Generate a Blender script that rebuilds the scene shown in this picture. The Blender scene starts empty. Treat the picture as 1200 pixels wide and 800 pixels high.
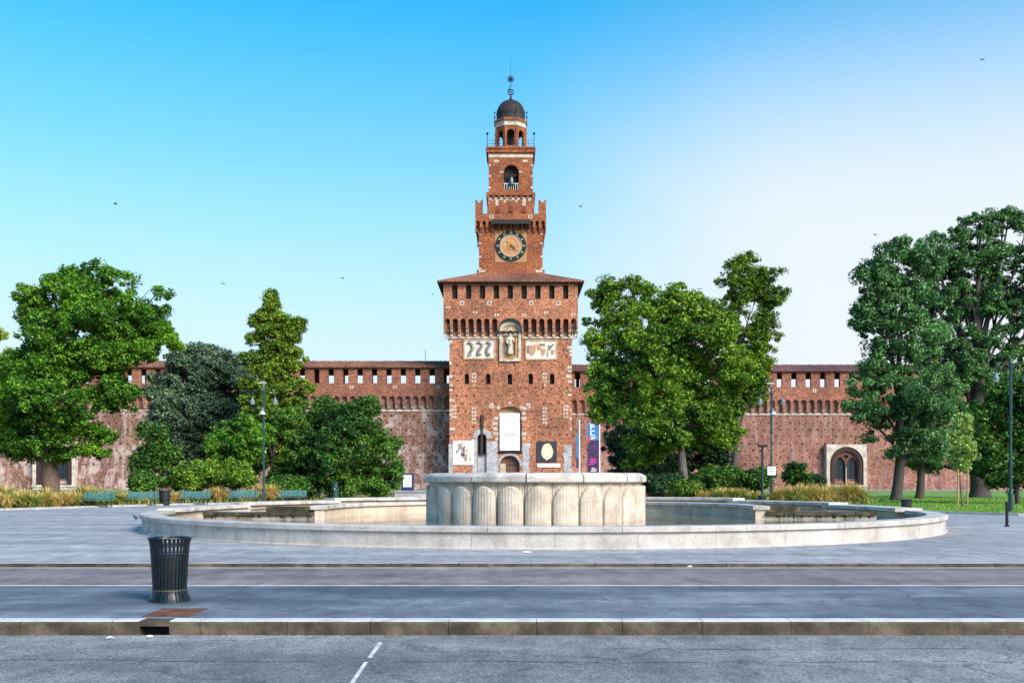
import bpy, bmesh, math, random
import numpy as np
from mathutils import Vector, Matrix
from mathutils.geometry import tessellate_polygon

R_ = math.radians
PI = math.pi
scene = bpy.context.scene
COL = scene.collection

# ------------------------------------------------------------------ camera, sky, sun, exposure
EYE = 1.62
HORIZON = 562.0
F = 1200.0
cam_data = bpy.data.cameras.new('camera')
cam = bpy.data.objects.new('camera', cam_data)
COL.objects.link(cam)
cam.location = (0, 0, EYE)
cam.rotation_euler = (R_(90), 0, 0)
cam_data.sensor_width = 36
cam_data.lens = 36
cam_data.shift_y = (HORIZON - 400) / 1200.0
cam_data.clip_start = 0.1
cam_data.clip_end = 6000
scene.camera = cam

SUN_AZ = 138      # clockwise from the view direction
SUN_EL = 34
world = bpy.data.worlds.new('World')
scene.world = world
world.use_nodes = True
wn = world.node_tree
wn.nodes.clear()
w_out = wn.nodes.new('ShaderNodeOutputWorld')
w_bg = wn.nodes.new('ShaderNodeBackground')
w_sky = wn.nodes.new('ShaderNodeTexSky')
w_sky.sky_type = 'NISHITA'
w_sky.sun_disc = False
w_sky.sun_elevation = R_(SUN_EL)
w_sky.sun_rotation = R_(SUN_AZ)
w_sky.air_density = 1.0
w_sky.dust_density = 1.2
w_sky.ozone_density = 1.2
# thin high milky veil on the sunrise side of the sky (direction based, world space)
w_tc = wn.nodes.new('ShaderNodeTexCoord')
w_dot = wn.nodes.new('ShaderNodeVectorMath'); w_dot.operation = 'DOT_PRODUCT'
w_dot.inputs[1].default_value = Vector((0.46, 1.0, 0.225)).normalized()
w_nz = wn.nodes.new('ShaderNodeTexNoise'); w_nz.inputs['Scale'].default_value = 2.2
w_nz.inputs['Detail'].default_value = 5
w_add = wn.nodes.new('ShaderNodeMath'); w_add.operation = 'MULTIPLY_ADD'
w_add.inputs[1].default_value = 0.10
w_mr = wn.nodes.new('ShaderNodeMapRange')
w_mr.interpolation_type = 'SMOOTHSTEP'
w_mr.inputs['From Min'].default_value = 0.945
w_mr.inputs['From Max'].default_value = 1.045
w_mr.inputs['To Min'].default_value = 0.0
w_mr.inputs['To Max'].default_value = 0.85
w_mix = wn.nodes.new('ShaderNodeMix'); w_mix.data_type = 'RGBA'
w_mix.inputs['B'].default_value = (2.62, 2.74, 2.92, 1)
# pale band of morning air towards the horizon
w_sep = wn.nodes.new('ShaderNodeSeparateXYZ')
w_hz = wn.nodes.new('ShaderNodeMapRange'); w_hz.interpolation_type = 'SMOOTHSTEP'
w_hz.inputs['From Min'].default_value = 0.0
w_hz.inputs['From Max'].default_value = 0.50
w_hz.inputs['To Min'].default_value = 0.95
w_hz.inputs['To Max'].default_value = 0.0
w_low = wn.nodes.new('ShaderNodeMix'); w_low.data_type = 'RGBA'
w_low.inputs['B'].default_value = (2.06, 2.32, 2.72, 1)
w_hs = wn.nodes.new('ShaderNodeHueSaturation')
w_hs.inputs['Hue'].default_value = 0.480
w_hs.inputs['Saturation'].default_value = 1.7
w_hs.inputs['Value'].default_value = 0.80
L = wn.links.new
L(w_tc.outputs['Generated'], w_dot.inputs[0])
L(w_tc.outputs['Generated'], w_nz.inputs['Vector'])
L(w_nz.outputs['Fac'], w_add.inputs[0])
L(w_dot.outputs['Value'], w_add.inputs[2])
L(w_add.outputs[0], w_mr.inputs['Value'])
L(w_sky.outputs[0], w_hs.inputs['Color'])
w_up = wn.nodes.new('ShaderNodeMapRange'); w_up.interpolation_type = 'SMOOTHSTEP'
w_up.inputs['From Min'].default_value = 0.22
w_up.inputs['From Max'].default_value = 0.44
w_up.inputs['To Min'].default_value = 1.0
w_up.inputs['To Max'].default_value = 0.12
w_mul = wn.nodes.new('ShaderNodeMath'); w_mul.operation = 'MULTIPLY'
L(w_sep.outputs['Z'], w_up.inputs['Value'])
L(w_mr.outputs[0], w_mul.inputs[0]); L(w_up.outputs[0], w_mul.inputs[1])
L(w_mul.outputs[0], w_mix.inputs['Factor'])
L(w_tc.outputs['Generated'], w_sep.inputs[0])
L(w_sep.outputs['Z'], w_hz.inputs['Value'])
L(w_hz.outputs[0], w_low.inputs['Factor'])
L(w_hs.outputs[0], w_low.inputs['A'])
L(w_low.outputs['Result'], w_mix.inputs['A'])
L(w_mix.outputs['Result'], w_bg.inputs['Color'])
w_bg.inputs['Strength'].default_value = 0.15
L(w_bg.outputs[0], w_out.inputs['Surface'])

sun_d = bpy.data.lights.new('sun', 'SUN')
sun_d.energy = 2.3
sun_d.angle = R_(28)
sun_d.color = (1.0, 0.90, 0.78)
sun = bpy.data.objects.new('sun', sun_d)
COL.objects.link(sun)
_d = Vector((math.sin(R_(SUN_AZ)) * math.cos(R_(SUN_EL)), math.cos(R_(SUN_AZ)) * math.cos(R_(SUN_EL)), math.sin(R_(SUN_EL))))
sun.rotation_euler = _d.to_track_quat('Z', 'Y').to_euler()
sun.location = (60, -30, 60)

scene.view_settings.view_transform = 'Standard'
scene.view_settings.look = 'None'
scene.view_settings.gamma = 1
scene.view_settings.use_curve_mapping = False
scene.view_settings.exposure = 1.22
scene.cycles.max_bounces = 6
scene.cycles.transparent_max_bounces = 4

# ------------------------------------------------------------------ helpers
def P(px, py, d):
    """photo pixel at depth d -> world"""
    return Vector(((px - 600) / F * d, d, EYE + (HORIZON - py) / F * d))

def X(px, d): return (px - 600) / F * d
def Z(py, d): return EYE + (HORIZON - py) / F * d

def tag(o, label=None, cat=None, group=None, kind=None):
    if label: o['label'] = label
    if cat: o['category'] = cat
    if group: o['group'] = group
    if kind: o['kind'] = kind
    return o

def thing(name, label, cat, loc=(0, 0, 0), rz=0, group=None):
    o = bpy.data.objects.new(name, None)
    o.empty_display_size = 0.2
    COL.objects.link(o)
    o.location = loc
    o.rotation_euler = (0, 0, rz)
    return tag(o, label, cat, group, 'thing')

def origin(o):
    v = Vector((0, 0, 0))
    while o is not None:
        v = v + Vector(o.location)
        o = o.parent
    return v

def copy_tree(o, parent=None):
    c = o.copy(); COL.objects.link(c); c.parent = parent
    for ch in o.children: copy_tree(ch, c)
    return c

def FR(cx, cy, rot=0):
    """face frame: u along the face, w outwards, z up"""
    if rot == 0: return lambda u, w, z: (cx + u, cy - w, z)
    if rot == 1: return lambda u, w, z: (cx - w, cy - u, z)
    if rot == 2: return lambda u, w, z: (cx + w, cy + u, z)
    return lambda u, w, z: (cx - u, cy + w, z)

class MB:
    def __init__(s): s.v = []; s.f = []; s.m = []; s.c = []
    def cut(s): s.c.append(len(s.f)); return s
    def parts(s, name, mats, parent):
        """one object per piece between cuts"""
        lim = sorted(set([0] + s.c + [len(s.f)])); out = []
        for a, e in zip(lim[:-1], lim[1:]):
            ids = sorted({i for f in s.f[a:e] for i in f}); mp = {i: k for k, i in enumerate(ids)}
            q = MB(); q.v = [s.v[i] for i in ids]; q.f = [tuple(mp[i] for i in f) for f in s.f[a:e]]; q.m = s.m[a:e]
            out.append(q.build(name, mats, parent))
        return out
    def add(s, vs, fs, mi=0):
        b = len(s.v); s.v += [tuple(v) for v in vs]
        s.f += [tuple(i + b for i in f) for f in fs]; s.m += [mi] * len(fs)
    def box(s, x0, x1, y0, y1, z0, z1, mi=0, T=None):
        vs = [(x0,y0,z0),(x1,y0,z0),(x1,y1,z0),(x0,y1,z0),(x0,y0,z1),(x1,y0,z1),(x1,y1,z1),(x0,y1,z1)]
        if T: vs = [T(*v) for v in vs]
        s.add(vs, [(0,3,2,1),(4,5,6,7),(0,1,5,4),(1,2,6,5),(2,3,7,6),(3,0,4,7)], mi)
        return s
    def solid(s, loops, T, w0, w1, mi=0, rmi=None, back=True):
        """extruded polygon with holes; loops of (u,z); from w0 (outer) to w1 (inner)"""
        if rmi is None: rmi = mi
        flat = [p for l in loops for p in l]
        tris = tessellate_polygon([[Vector((p[0], p[1], 0)) for p in l] for l in loops])
        n = len(flat)
        s.add([T(u, w0, z) for u, z in flat], tris, mi)
        if back: s.add([T(u, w1, z) for u, z in flat], tris, mi)
        for l in loops:
            k = len(l)
            vs = [T(u, w0, z) for u, z in l] + [T(u, w1, z) for u, z in l]
            s.add(vs, [(i, (i + 1) % k, k + (i + 1) % k, k + i) for i in range(k)], rmi)
        return s
    def tube(s, pts, rads, n=8, mi=0, cap=True):
        pts = [Vector(p) for p in pts]
        if not hasattr(rads, '__len__'): rads = [rads] * len(pts)
        b = len(s.v); up = None
        for i, p in enumerate(pts):
            d = (pts[min(i + 1, len(pts) - 1)] - pts[max(i - 1, 0)])
            d = d.normalized() if d.length > 1e-9 else Vector((0, 0, 1))
            if up is None:
                up = Vector((1, 0, 0)) if abs(d.x) < 0.9 else Vector((0, 1, 0))
            a = d.cross(up)
            a = a.normalized() if a.length > 1e-6 else d.orthogonal().normalized()
            c = d.cross(a).normalized(); up = c.cross(d) if False else up
            for k in range(n):
                t = 2 * PI * k / n
                s.v.append(tuple(p + (a * math.cos(t) + c * math.sin(t)) * rads[i]))
        for i in range(len(pts) - 1):
            for k in range(n):
                s.f.append((b + i*n + k, b + i*n + (k+1) % n, b + (i+1)*n + (k+1) % n, b + (i+1)*n + k)); s.m.append(mi)
        if cap:
            s.f.append(tuple(b + k for k in range(n))[::-1]); s.m.append(mi)
            e = b + (len(pts) - 1) * n
            s.f.append(tuple(e + k for k in range(n))); s.m.append(mi)
        return s
    def lathe(s, prof, n=32, c=(0, 0, 0), mi=0, a0=0, a1=2*PI, closed=None, phase=0):
        full = abs(a1 - a0 - 2 * PI) < 1e-6
        m = n if full else n + 1
        b = len(s.v)
        for k in range(m):
            t = a0 + (a1 - a0) * k / n + phase
            for r, z in prof: s.v.append((c[0] + r * math.cos(t), c[1] + r * math.sin(t), c[2] + z))
        q = len(prof)
        for k in range(n):
            k2 = (k + 1) % m
            for i in range(q - 1):
                s.f.append((b + k*q + i, b + k2*q + i, b + k2*q + i + 1, b + k*q + i + 1)); s.m.append(mi)
            if closed:
                s.f.append((b + k*q + q - 1, b + k2*q + q - 1, b + k2*q, b + k*q)); s.m.append(mi)
        if not full and closed:
            s.f.append(tuple(b + i for i in range(q))); s.m.append(mi)
            s.f.append(tuple(b + n*q + i for i in range(q))[::-1]); s.m.append(mi)
        return s
    def build(s, name, mats, parent=None, smooth=False, world=True, bevel=0, fixn=False):
        me = bpy.data.meshes.new(name)
        v = s.v
        if world and parent is not None:
            o_ = origin(parent); v = [(a - o_.x, b - o_.y, c - o_.z) for a, b, c in v]
        me.from_pydata(v, [], s.f)
        if not isinstance(mats, (list, tuple)): mats = [mats]
        for m in mats: me.materials.append(m)
        me.polygons.foreach_set('material_index', s.m)
        if smooth: me.polygons.foreach_set('use_smooth', [True] * len(me.polygons))
        if fixn or bevel:
            bm = bmesh.new(); bm.from_mesh(me)
            bmesh.ops.remove_doubles(bm, verts=bm.verts, dist=1e-5)
            bmesh.ops.recalc_face_normals(bm, faces=bm.faces)
            bm.to_mesh(me); bm.free()
        me.update()
        o = bpy.data.objects.new(name, me)
        COL.objects.link(o)
        if parent is not None: o.parent = parent
        if bevel:
            b = o.modifiers.new('bevel', 'BEVEL'); b.width = bevel; b.segments = 2; b.limit_method = 'ANGLE'; b.angle_limit = R_(35)
        return o

def rect(u0, u1, z0, z1): return [(u0, z0), (u1, z0), (u1, z1), (u0, z1)]
def arch(u0, u1, z0, z1, rise=None, n=8):
    """opening with a round (or segmental) head; z1 is the crown"""
    hw = (u1 - u0) / 2; cu = (u0 + u1) / 2
    rise = hw if rise is None else rise
    zs = z1 - rise
    pts = [(u0, z0), (u1, z0)]
    for k in range(n + 1):
        t = PI * k / n
        pts.append((cu + hw * math.cos(t), zs + rise * math.sin(t)))
    return pts
def ogive(u0, u1, z0, z1, n=6):
    w = u1 - u0; cu = (u0 + u1) / 2; hw = w / 2; h = min(w * 0.95, (z1 - z0) * 0.6); zs = z1 - h
    pts = [(u0, z0), (u1, z0)]
    for k in range(n + 1):
        t = k / n; pts.append((u1 - hw * (1 - math.cos(t * PI / 2)) , zs + h * math.sin(t * PI / 2)) if False else (u1 - hw * t ** 1.9, zs + h * (1 - (1 - t) ** 1.5)))
    for k in range(n - 1, -1, -1):
        t = k / n; pts.append((u0 + hw * t ** 1.9, zs + h * (1 - (1 - t) ** 1.5)))
    return pts

# ------------------------------------------------------------------ materials
def new_mat(name):
    m = bpy.data.materials.new(name); m.use_nodes = True
    nt = m.node_tree; nt.nodes.clear()
    o = nt.nodes.new('ShaderNodeOutputMaterial'); b = nt.nodes.new('ShaderNodeBsdfPrincipled')
    nt.links.new(b.outputs[0], o.inputs[0])
    return m, nt, b
def c4(c): return (c[0], c[1], c[2], 1)
def ramp(nt, fac, stops):
    r = nt.nodes.new('ShaderNodeValToRGB')
    e = r.color_ramp.elements
    while len(e) < len(stops): e.new(0.5)
    for i, (p, c) in enumerate(stops): e[i].position = p; e[i].color = c4(c)
    nt.links.new(fac, r.inputs[0]); return r.outputs[0]
def noise(nt, vec, scale, detail=4, rough=0.6, dist=0):
    n = nt.nodes.new('ShaderNodeTexNoise')
    n.inputs['Scale'].default_value = scale; n.inputs['Detail'].default_value = detail
    n.inputs['Roughness'].default_value = rough; n.inputs['Distortion'].default_value = dist
    nt.links.new(vec, n.inputs['Vector']); return n.outputs['Fac']
def mapped(nt, s=(1, 1, 1), rot=(0, 0, 0), loc=(0, 0, 0)):
    t = nt.nodes.new('ShaderNodeTexCoord'); m = nt.nodes.new('ShaderNodeMapping')
    m.inputs['Scale'].default_value = s; m.inputs['Rotation'].default_value = rot; m.inputs['Location'].default_value = loc
    nt.links.new(t.outputs['Object'], m.inputs['Vector']); return m.outputs[0]
def mixc(nt, fac, a, b, mode='MIX'):
    x = nt.nodes.new('ShaderNodeMix'); x.data_type = 'RGBA'; x.blend_type = mode
    for sock, val in ((x.inputs['Factor'], fac), (x.inputs['A'], a), (x.inputs['B'], b)):
        if hasattr(val, 'is_output') or hasattr(val, 'links'): nt.links.new(val, sock)
        elif isinstance(val, (int, float)): sock.default_value = val
        else: sock.default_value = c4(val)
    return x.outputs['Result']
def bump(nt, b, h, strength=0.3, dist=0.02):
    n = nt.nodes.new('ShaderNodeBump'); n.inputs['Strength'].default_value = strength; n.inputs['Distance'].default_value = dist
    nt.links.new(h, n.inputs['Height']); nt.links.new(n.outputs[0], b.inputs['Normal'])

def plain(name, c, rough=0.6, metal=0, var=0.25, scale=6.0):
    m, nt, b = new_mat(name)
    n = noise(nt, mapped(nt), scale, 5)
    col = ramp(nt, n, [(0.3, tuple(x * (1 - var) for x in c)), (0.7, tuple(min(1, x * (1 + var)) for x in c))])
    nt.links.new(col, b.inputs['Base Color'])
    b.inputs['Roughness'].default_value = rough; b.inputs['Metallic'].default_value = metal
    return m

def stone(name, base, dark, light, stain=(0.12, 0.11, 0.09), amount=0.5, scale=1.0, rough=0.75, streak=True, bumps=0.25):
    m, nt, b = new_mat(name)
    v = mapped(nt)
    c = ramp(nt, noise(nt, v, 1.3 * scale, 6), [(0.35, dark), (0.5, base), (0.66, light)])
    fine = noise(nt, v, 22 * scale, 4, 0.7)
    c = mixc(nt, 0.55, c, ramp(nt, fine, [(0.3, (0.45, 0.45, 0.45)), (0.65, (1, 1, 1))]), 'MULTIPLY')
    sv = mapped(nt, (2.2, 2.2, 0.5) if streak else (1, 1, 1))
    s = ramp(nt, noise(nt, sv, 1.6 * scale, 7, 0.65), [(0.52, (0, 0, 0)), (0.75, (amount, amount, amount))])
    c = mixc(nt, s, c, stain)
    nt.links.new(c, b.inputs['Base Color']); b.inputs['Roughness'].default_value = rough
    bump(nt, b, fine, bumps, 0.02)
    return m

def brick(name, c_lo, c_mid, c_hi, patch=None, patch_amt=0.0, patch_rng=(0.5, 0.65), streaks=None, streak_amt=0.0, fine_amt=0.6):
    m, nt, b = new_mat(name)
    v = mapped(nt)
    rows = mapped(nt, (1.6, 1.6, 7.0))
    c = ramp(nt, noise(nt, rows, 1.5, 5, 0.75), [(0.34, c_lo), (0.5, c_mid), (0.66, c_hi)])
    big = noise(nt, v, 0.16, 6, 0.65)
    c = mixc(nt, 0.8, c, ramp(nt, big, [(0.36, (0.55, 0.52, 0.52)), (0.62, (1.2, 1.17, 1.12))]), 'MULTIPLY')
    # courses of brick
    bt = nt.nodes.new('ShaderNodeTexBrick')
    bt.inputs['Scale'].default_value = 1.0; bt.inputs['Brick Width'].default_value = 0.56; bt.inputs['Row Height'].default_value = 0.17
    bt.inputs['Mortar Size'].default_value = 0.018
    bt.inputs['Color1'].default_value = (0.62, 0.6, 0.58, 1); bt.inputs['Color2'].default_value = (1.12, 1.12, 1.12, 1); bt.inputs['Mortar'].default_value = (0.95, 0.9, 0.85, 1)
    sx = nt.nodes.new('ShaderNodeSeparateXYZ'); nt.links.new(v, sx.inputs[0])
    ad = nt.nodes.new('ShaderNodeMath'); nt.links.new(sx.outputs[0], ad.inputs[0]); nt.links.new(sx.outputs[1], ad.inputs[1])
    cx = nt.nodes.new('ShaderNodeCombineXYZ'); nt.links.new(ad.outputs[0], cx.inputs[0]); nt.links.new(sx.outputs[2], cx.inputs[1])
    nt.links.new(cx.outputs[0], bt.inputs['Vector'])
    c = mixc(nt, fine_amt, c, bt.outputs['Color'], 'MULTIPLY')
    gr = noise(nt, v, 3.4, 5, 0.85)
    c = mixc(nt, 1.0, c, ramp(nt, gr, [(0.38, (0.30, 0.26, 0.25)), (0.5, (1, 1, 1)), (0.62, (1.5, 1.55, 1.55))]), 'MULTIPLY')
    if patch:
        p = ramp(nt, noise(nt, v, 0.42, 8, 0.72, 0.6), [(patch_rng[0], (0, 0, 0)), (patch_rng[1], (patch_amt,) * 3)])
        c = mixc(nt, p, c, patch)
    if streaks:
        sv = mapped(nt, (1.0, 1.0, 0.12))
        p = ramp(nt, noise(nt, sv, 1.1, 8, 0.75), [(0.5, (0, 0, 0)), (0.68, (streak_amt,) * 3)])
        c = mixc(nt, p, c, streaks)
    nt.links.new(c, b.inputs['Base Color']); b.inputs['Roughness'].default_value = 0.9
    bump(nt, b, bt.outputs['Fac'], 0.3, 0.02)
    return m

def leafmat(name, lo, mid, hi, trans=0.3, big=0.22):
    m, nt, b = new_mat(name)
    g = nt.nodes.new('ShaderNodeNewGeometry')
    n = noise(nt, mapped(nt), big, 3)
    a = nt.nodes.new('ShaderNodeMath'); a.operation = 'MULTIPLY_ADD'; a.inputs[1].default_value = 0.75
    nt.links.new(g.outputs['Random Per Island'], a.inputs[0])
    n2 = nt.nodes.new('ShaderNodeMath'); n2.operation = 'MULTIPLY_ADD'; n2.inputs[1].default_value = 1.6; n2.inputs[2].default_value = -0.68
    nt.links.new(n, n2.inputs[0]); nt.links.new(n2.outputs[0], a.inputs[2])
    c = ramp(nt, a.outputs[0], [(0.1, lo), (0.5, mid), (0.92, hi)])
    nt.links.new(c, b.inputs['Base Color']); b.inputs['Roughness'].default_value = 0.5
    b.inputs['Specular IOR Level'].default_value = 0.35
    t = nt.nodes.new('ShaderNodeBsdfTranslucent'); nt.links.new(c, t.inputs['Color'])
    mx = nt.nodes.new('ShaderNodeMixShader'); mx.inputs[0].default_value = trans
    nt.links.new(b.outputs[0], mx.inputs[1]); nt.links.new(t.outputs[0], mx.inputs[2])
    out = [q for q in nt.nodes if q.type == 'OUTPUT_MATERIAL'][0]
    nt.links.new(mx.outputs[0], out.inputs[0])
    return m

def asphalt(name, lo, mid, hi, grain=60, grain_amt=0.5, stretch=(0.25, 1, 1), stains=(0.03, 0.035, 0.045), stain_amt=0.5, rough=0.8, tint=None):
    m, nt, b = new_mat(name)
    v = mapped(nt)
    c = ramp(nt, noise(nt, mapped(nt, stretch), 0.55, 7, 0.65), [(0.36, lo), (0.5, mid), (0.64, hi)])
    gr = noise(nt, v, grain, 3, 0.8)
    c = mixc(nt, grain_amt, c, ramp(nt, gr, [(0.38, (0.25, 0.25, 0.25)), (0.5, (0.9, 0.9, 0.9)), (0.62, (1.7, 1.7, 1.7))]), 'MULTIPLY')
    c = mixc(nt, 0.8, c, ramp(nt, noise(nt, mapped(nt, (1.0, 0.45, 1), loc=(3, 9, 0)), 2.0, 7, 0.75), [(0.36, (0.62, 0.63, 0.66)), (0.5, (1, 1, 1)), (0.64, (1.35, 1.33, 1.3))]), 'MULTIPLY')
    s = ramp(nt, noise(nt, mapped(nt, (0.3, 1.2, 1), loc=(7, 3, 0)), 0.8, 8, 0.7, 0.8), [(0.52, (0, 0, 0)), (0.7, (stain_amt,) * 3)])
    c = mixc(nt, s, c, stains)
    # hairline cracks
    vo = nt.nodes.new('ShaderNodeTexVoronoi'); vo.feature = 'DISTANCE_TO_EDGE'; vo.inputs['Scale'].default_value = 0.32
    dv = nt.nodes.new('ShaderNodeVectorMath'); dv.operation = 'MULTIPLY_ADD'
    nz = nt.nodes.new('ShaderNodeTexNoise'); nz.inputs['Scale'].default_value = 1.2; nz.inputs['Detail'].default_value = 6
    nt.links.new(v, nz.inputs['Vector']); nt.links.new(nz.outputs['Color'], dv.inputs[0]); dv.inputs[1].default_value = (1.6, 1.6, 0); nt.links.new(v, dv.inputs[2])
    nt.links.new(dv.outputs[0], vo.inputs['Vector'])
    ck = ramp(nt, vo.outputs['Distance'], [(0.0, (0.6, 0.6, 0.6)), (0.006, (0, 0, 0))])
    c = mixc(nt, ck, c, (0.02, 0.02, 0.024))
    nt.links.new(c, b.inputs['Base Color']); b.inputs['Roughness'].default_value = rough
    b.inputs['Specular IOR Level'].default_value = 0.4
    bump(nt, b, gr, 0.5, 0.01)
    return m

M = {}
M['tower_brick'] = brick('tower_brick', (0.21, 0.082, 0.046), (0.40, 0.170, 0.096), (0.54, 0.26, 0.16), patch=(0.16, 0.065, 0.048), patch_amt=0.45, patch_rng=(0.52, 0.72))
M['upper_brick'] = brick('upper_brick', (0.16, 0.048, 0.02), (0.32, 0.105, 0.042), (0.47, 0.19, 0.085), patch=(0.15, 0.06, 0.04), patch_amt=0.4)
M['old_brick'] = brick('old_brick', (0.065, 0.032, 0.026), (0.20, 0.10, 0.074), (0.38, 0.23, 0.175), patch=(0.50, 0.40, 0.37), patch_amt=0.7, patch_rng=(0.5, 0.6), streaks=(0.54, 0.46, 0.42), streak_amt=0.65, fine_amt=0.8)
M['old_brick_top'] = brick('old_brick_top', (0.16, 0.06, 0.04), (0.29, 0.115, 0.075), (0.42, 0.20, 0.14), patch=(0.12, 0.06, 0.05), patch_amt=0.5)
M['pink_brick'] = brick('pink_brick', (0.12, 0.050, 0.036), (0.30, 0.142, 0.104), (0.46, 0.27, 0.21), patch=(0.14, 0.06, 0.055), patch_amt=0.7, patch_rng=(0.49, 0.62), streaks=(0.50, 0.36, 0.33), streak_amt=0.5, fine_amt=0.8)
M['white_stone'] = stone('white_stone', (0.56, 0.49, 0.41), (0.38, 0.33, 0.27), (0.70, 0.64, 0.56), amount=0.5)
M['panel_stone'] = stone('panel_stone', (0.72, 0.66, 0.57), (0.58, 0.51, 0.42), (0.82, 0.78, 0.72), amount=0.3)
M['grey_stone'] = stone('grey_stone', (0.42, 0.43, 0.45), (0.3, 0.31, 0.33), (0.55, 0.56, 0.58), amount=0.4)
M['roof_tile'] = brick('roof_tile', (0.11, 0.05, 0.035), (0.20, 0.085, 0.055), (0.32, 0.16, 0.11))
M['roof_plum'] = brick('roof_plum', (0.10, 0.045, 0.055), (0.16, 0.07, 0.08), (0.24, 0.12, 0.13))
M['timber'] = plain('dark_timber', (0.035, 0.024, 0.02), 0.8)
M['void'] = plain('dark_interior', (0.018, 0.014, 0.013), 0.9)
M['hole_shade'] = plain('putlog_hole_shade', (0.045, 0.02, 0.016), 0.9)
M['slate'] = plain('dark_slate', (0.014, 0.012, 0.013), 0.75, 0.0, 0.6, 1.5)
M['iron'] = plain('dark_iron', (0.02, 0.022, 0.026), 0.45, 0.6)
M['bronze'] = plain('green_bronze', (0.10, 0.13, 0.14), 0.4, 0.8)
M['gold'] = plain('gilding', (0.62, 0.30, 0.05), 0.35, 0.5)
M['cream'] = stone('cream_render', (0.48, 0.33, 0.19), (0.34, 0.21, 0.11), (0.62, 0.48, 0.32), amount=0.4)
M['clock_pink'] = plain('clock_pink', (0.45, 0.24, 0.15), 0.7)
M['clock_green'] = plain('clock_green', (0.005, 0.014, 0.012), 0.9)
M['clock_dot'] = plain('clock_dot', (0.12, 0.24, 0.19), 0.7)
M['banner_white'] = plain('banner_white', (0.80, 0.79, 0.78), 0.7, 0, 0.04, 1)
M['door_wood'] = plain('door_wood', (0.17, 0.075, 0.04), 0.6)
M['marble'] = stone('warm_travertine', (0.60, 0.53, 0.44), (0.47, 0.40, 0.32), (0.70, 0.64, 0.55), stain=(0.16, 0.13, 0.10), amount=0.55)
M['coping'] = stone('weathered_coping', (0.58, 0.54, 0.49), (0.40, 0.38, 0.36), (0.70, 0.67, 0.62), stain=(0.10, 0.09, 0.075), amount=0.7, streak=False, scale=1.4)
M['rim'] = stone('pale_rim', (0.51, 0.485, 0.455), (0.38, 0.36, 0.34), (0.59, 0.565, 0.535), stain=(0.25, 0.21, 0.17), amount=0.6)
M['warm_rim'] = stone('warm_rim', (0.66, 0.55, 0.42), (0.52, 0.42, 0.31), (0.76, 0.66, 0.54), stain=(0.18, 0.13, 0.09), amount=0.55)
M['moss'] = stone('mossy_stone', (0.045, 0.042, 0.018), (0.015, 0.012, 0.007), (0.15, 0.12, 0.05), stain=(0.012, 0.010, 0.006), amount=0.9, scale=2.0)
M['mossy_wall'] = stone('mossy_wall', (0.36, 0.33, 0.28), (0.2, 0.18, 0.14), (0.48, 0.45, 0.40), stain=(0.035, 0.03, 0.015), amount=1.0, scale=1.1)
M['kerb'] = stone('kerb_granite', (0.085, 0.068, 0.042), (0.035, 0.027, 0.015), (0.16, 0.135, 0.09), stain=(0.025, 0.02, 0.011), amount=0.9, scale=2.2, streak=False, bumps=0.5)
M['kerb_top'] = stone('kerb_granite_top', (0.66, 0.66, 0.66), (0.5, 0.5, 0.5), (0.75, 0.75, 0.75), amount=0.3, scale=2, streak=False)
M['road'] = asphalt('coarse_road', (0.14, 0.145, 0.155), (0.20, 0.205, 0.215), (0.27, 0.275, 0.285), grain=44, grain_amt=0.9, stain_amt=0.35, stains=(0.07, 0.075, 0.09))
M['walk'] = asphalt('dark_asphalt', (0.062, 0.082, 0.112), (0.12, 0.145, 0.18), (0.21, 0.24, 0.275), grain=70, grain_amt=0.35, stain_amt=0.6, stains=(0.045, 0.062, 0.09))
M['cycle'] = asphalt('reddish_lane', (0.135, 0.11, 0.12), (0.19, 0.16, 0.17), (0.25, 0.215, 0.225), grain=70, grain_amt=0.35, stain_amt=0.35, stains=(0.10, 0.08, 0.09))
M['plaza'] = asphalt('plaza_asphalt', (0.22, 0.23, 0.25), (0.29, 0.30, 0.32), (0.37, 0.38, 0.395), grain=45, grain_amt=0.3, stain_amt=0.5, stains=(0.18, 0.20, 0.23))
M['paint'] = stone('road_paint', (0.72, 0.72, 0.74), (0.5, 0.5, 0.52), (0.8, 0.8, 0.8), amount=0.4, scale=3, streak=False)
M['earth'] = stone('garden_earth', (0.17, 0.105, 0.06), (0.09, 0.055, 0.035), (0.26, 0.17, 0.10), stain=(0.06, 0.07, 0.025), amount=0.6, scale=0.6, streak=False)
M['lawn'] = stone('lawn', (0.15, 0.29, 0.040), (0.09, 0.20, 0.025), (0.25, 0.38, 0.07), stain=(0.16, 0.20, 0.06), amount=0.5, scale=0.5, streak=False)
M['far_ground'] = stone('far_ground', (0.16, 0.15, 0.12), (0.1, 0.1, 0.08), (0.22, 0.2, 0.16), streak=False)
M['bench'] = plain('bench_green', (0.08, 0.215, 0.215), 0.5, 0, 0.3, 4)
M['lamp_green'] = plain('lamp_green', (0.014, 0.055, 0.058), 0.4, 0.2)
M['bin'] = plain('bin_green_black', (0.010, 0.018, 0.024), 0.35, 0.3, 0.4, 9)
M['liner'] = plain('bin_liner', (0.02, 0.028, 0.035), 0.5)
M['black'] = plain('black_plastic', (0.012, 0.013, 0.016), 0.5)
M['white_paint'] = plain('white_paint', (0.74, 0.75, 0.78), 0.4, 0, 0.08)
M['glass_lamp'] = plain('lamp_glass', (0.40, 0.44, 0.44), 0.2, 0, 0.1)
M['rust'] = stone('rusty_iron', (0.14, 0.055, 0.035), (0.06, 0.03, 0.025), (0.24, 0.11, 0.07), scale=3, streak=False)
M['stake'] = plain('stake_wood', (0.36, 0.24, 0.12), 0.8)
M['blue'] = plain('banner_blue', (0.03, 0.17, 0.40), 0.6, 0, 0.15)
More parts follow.
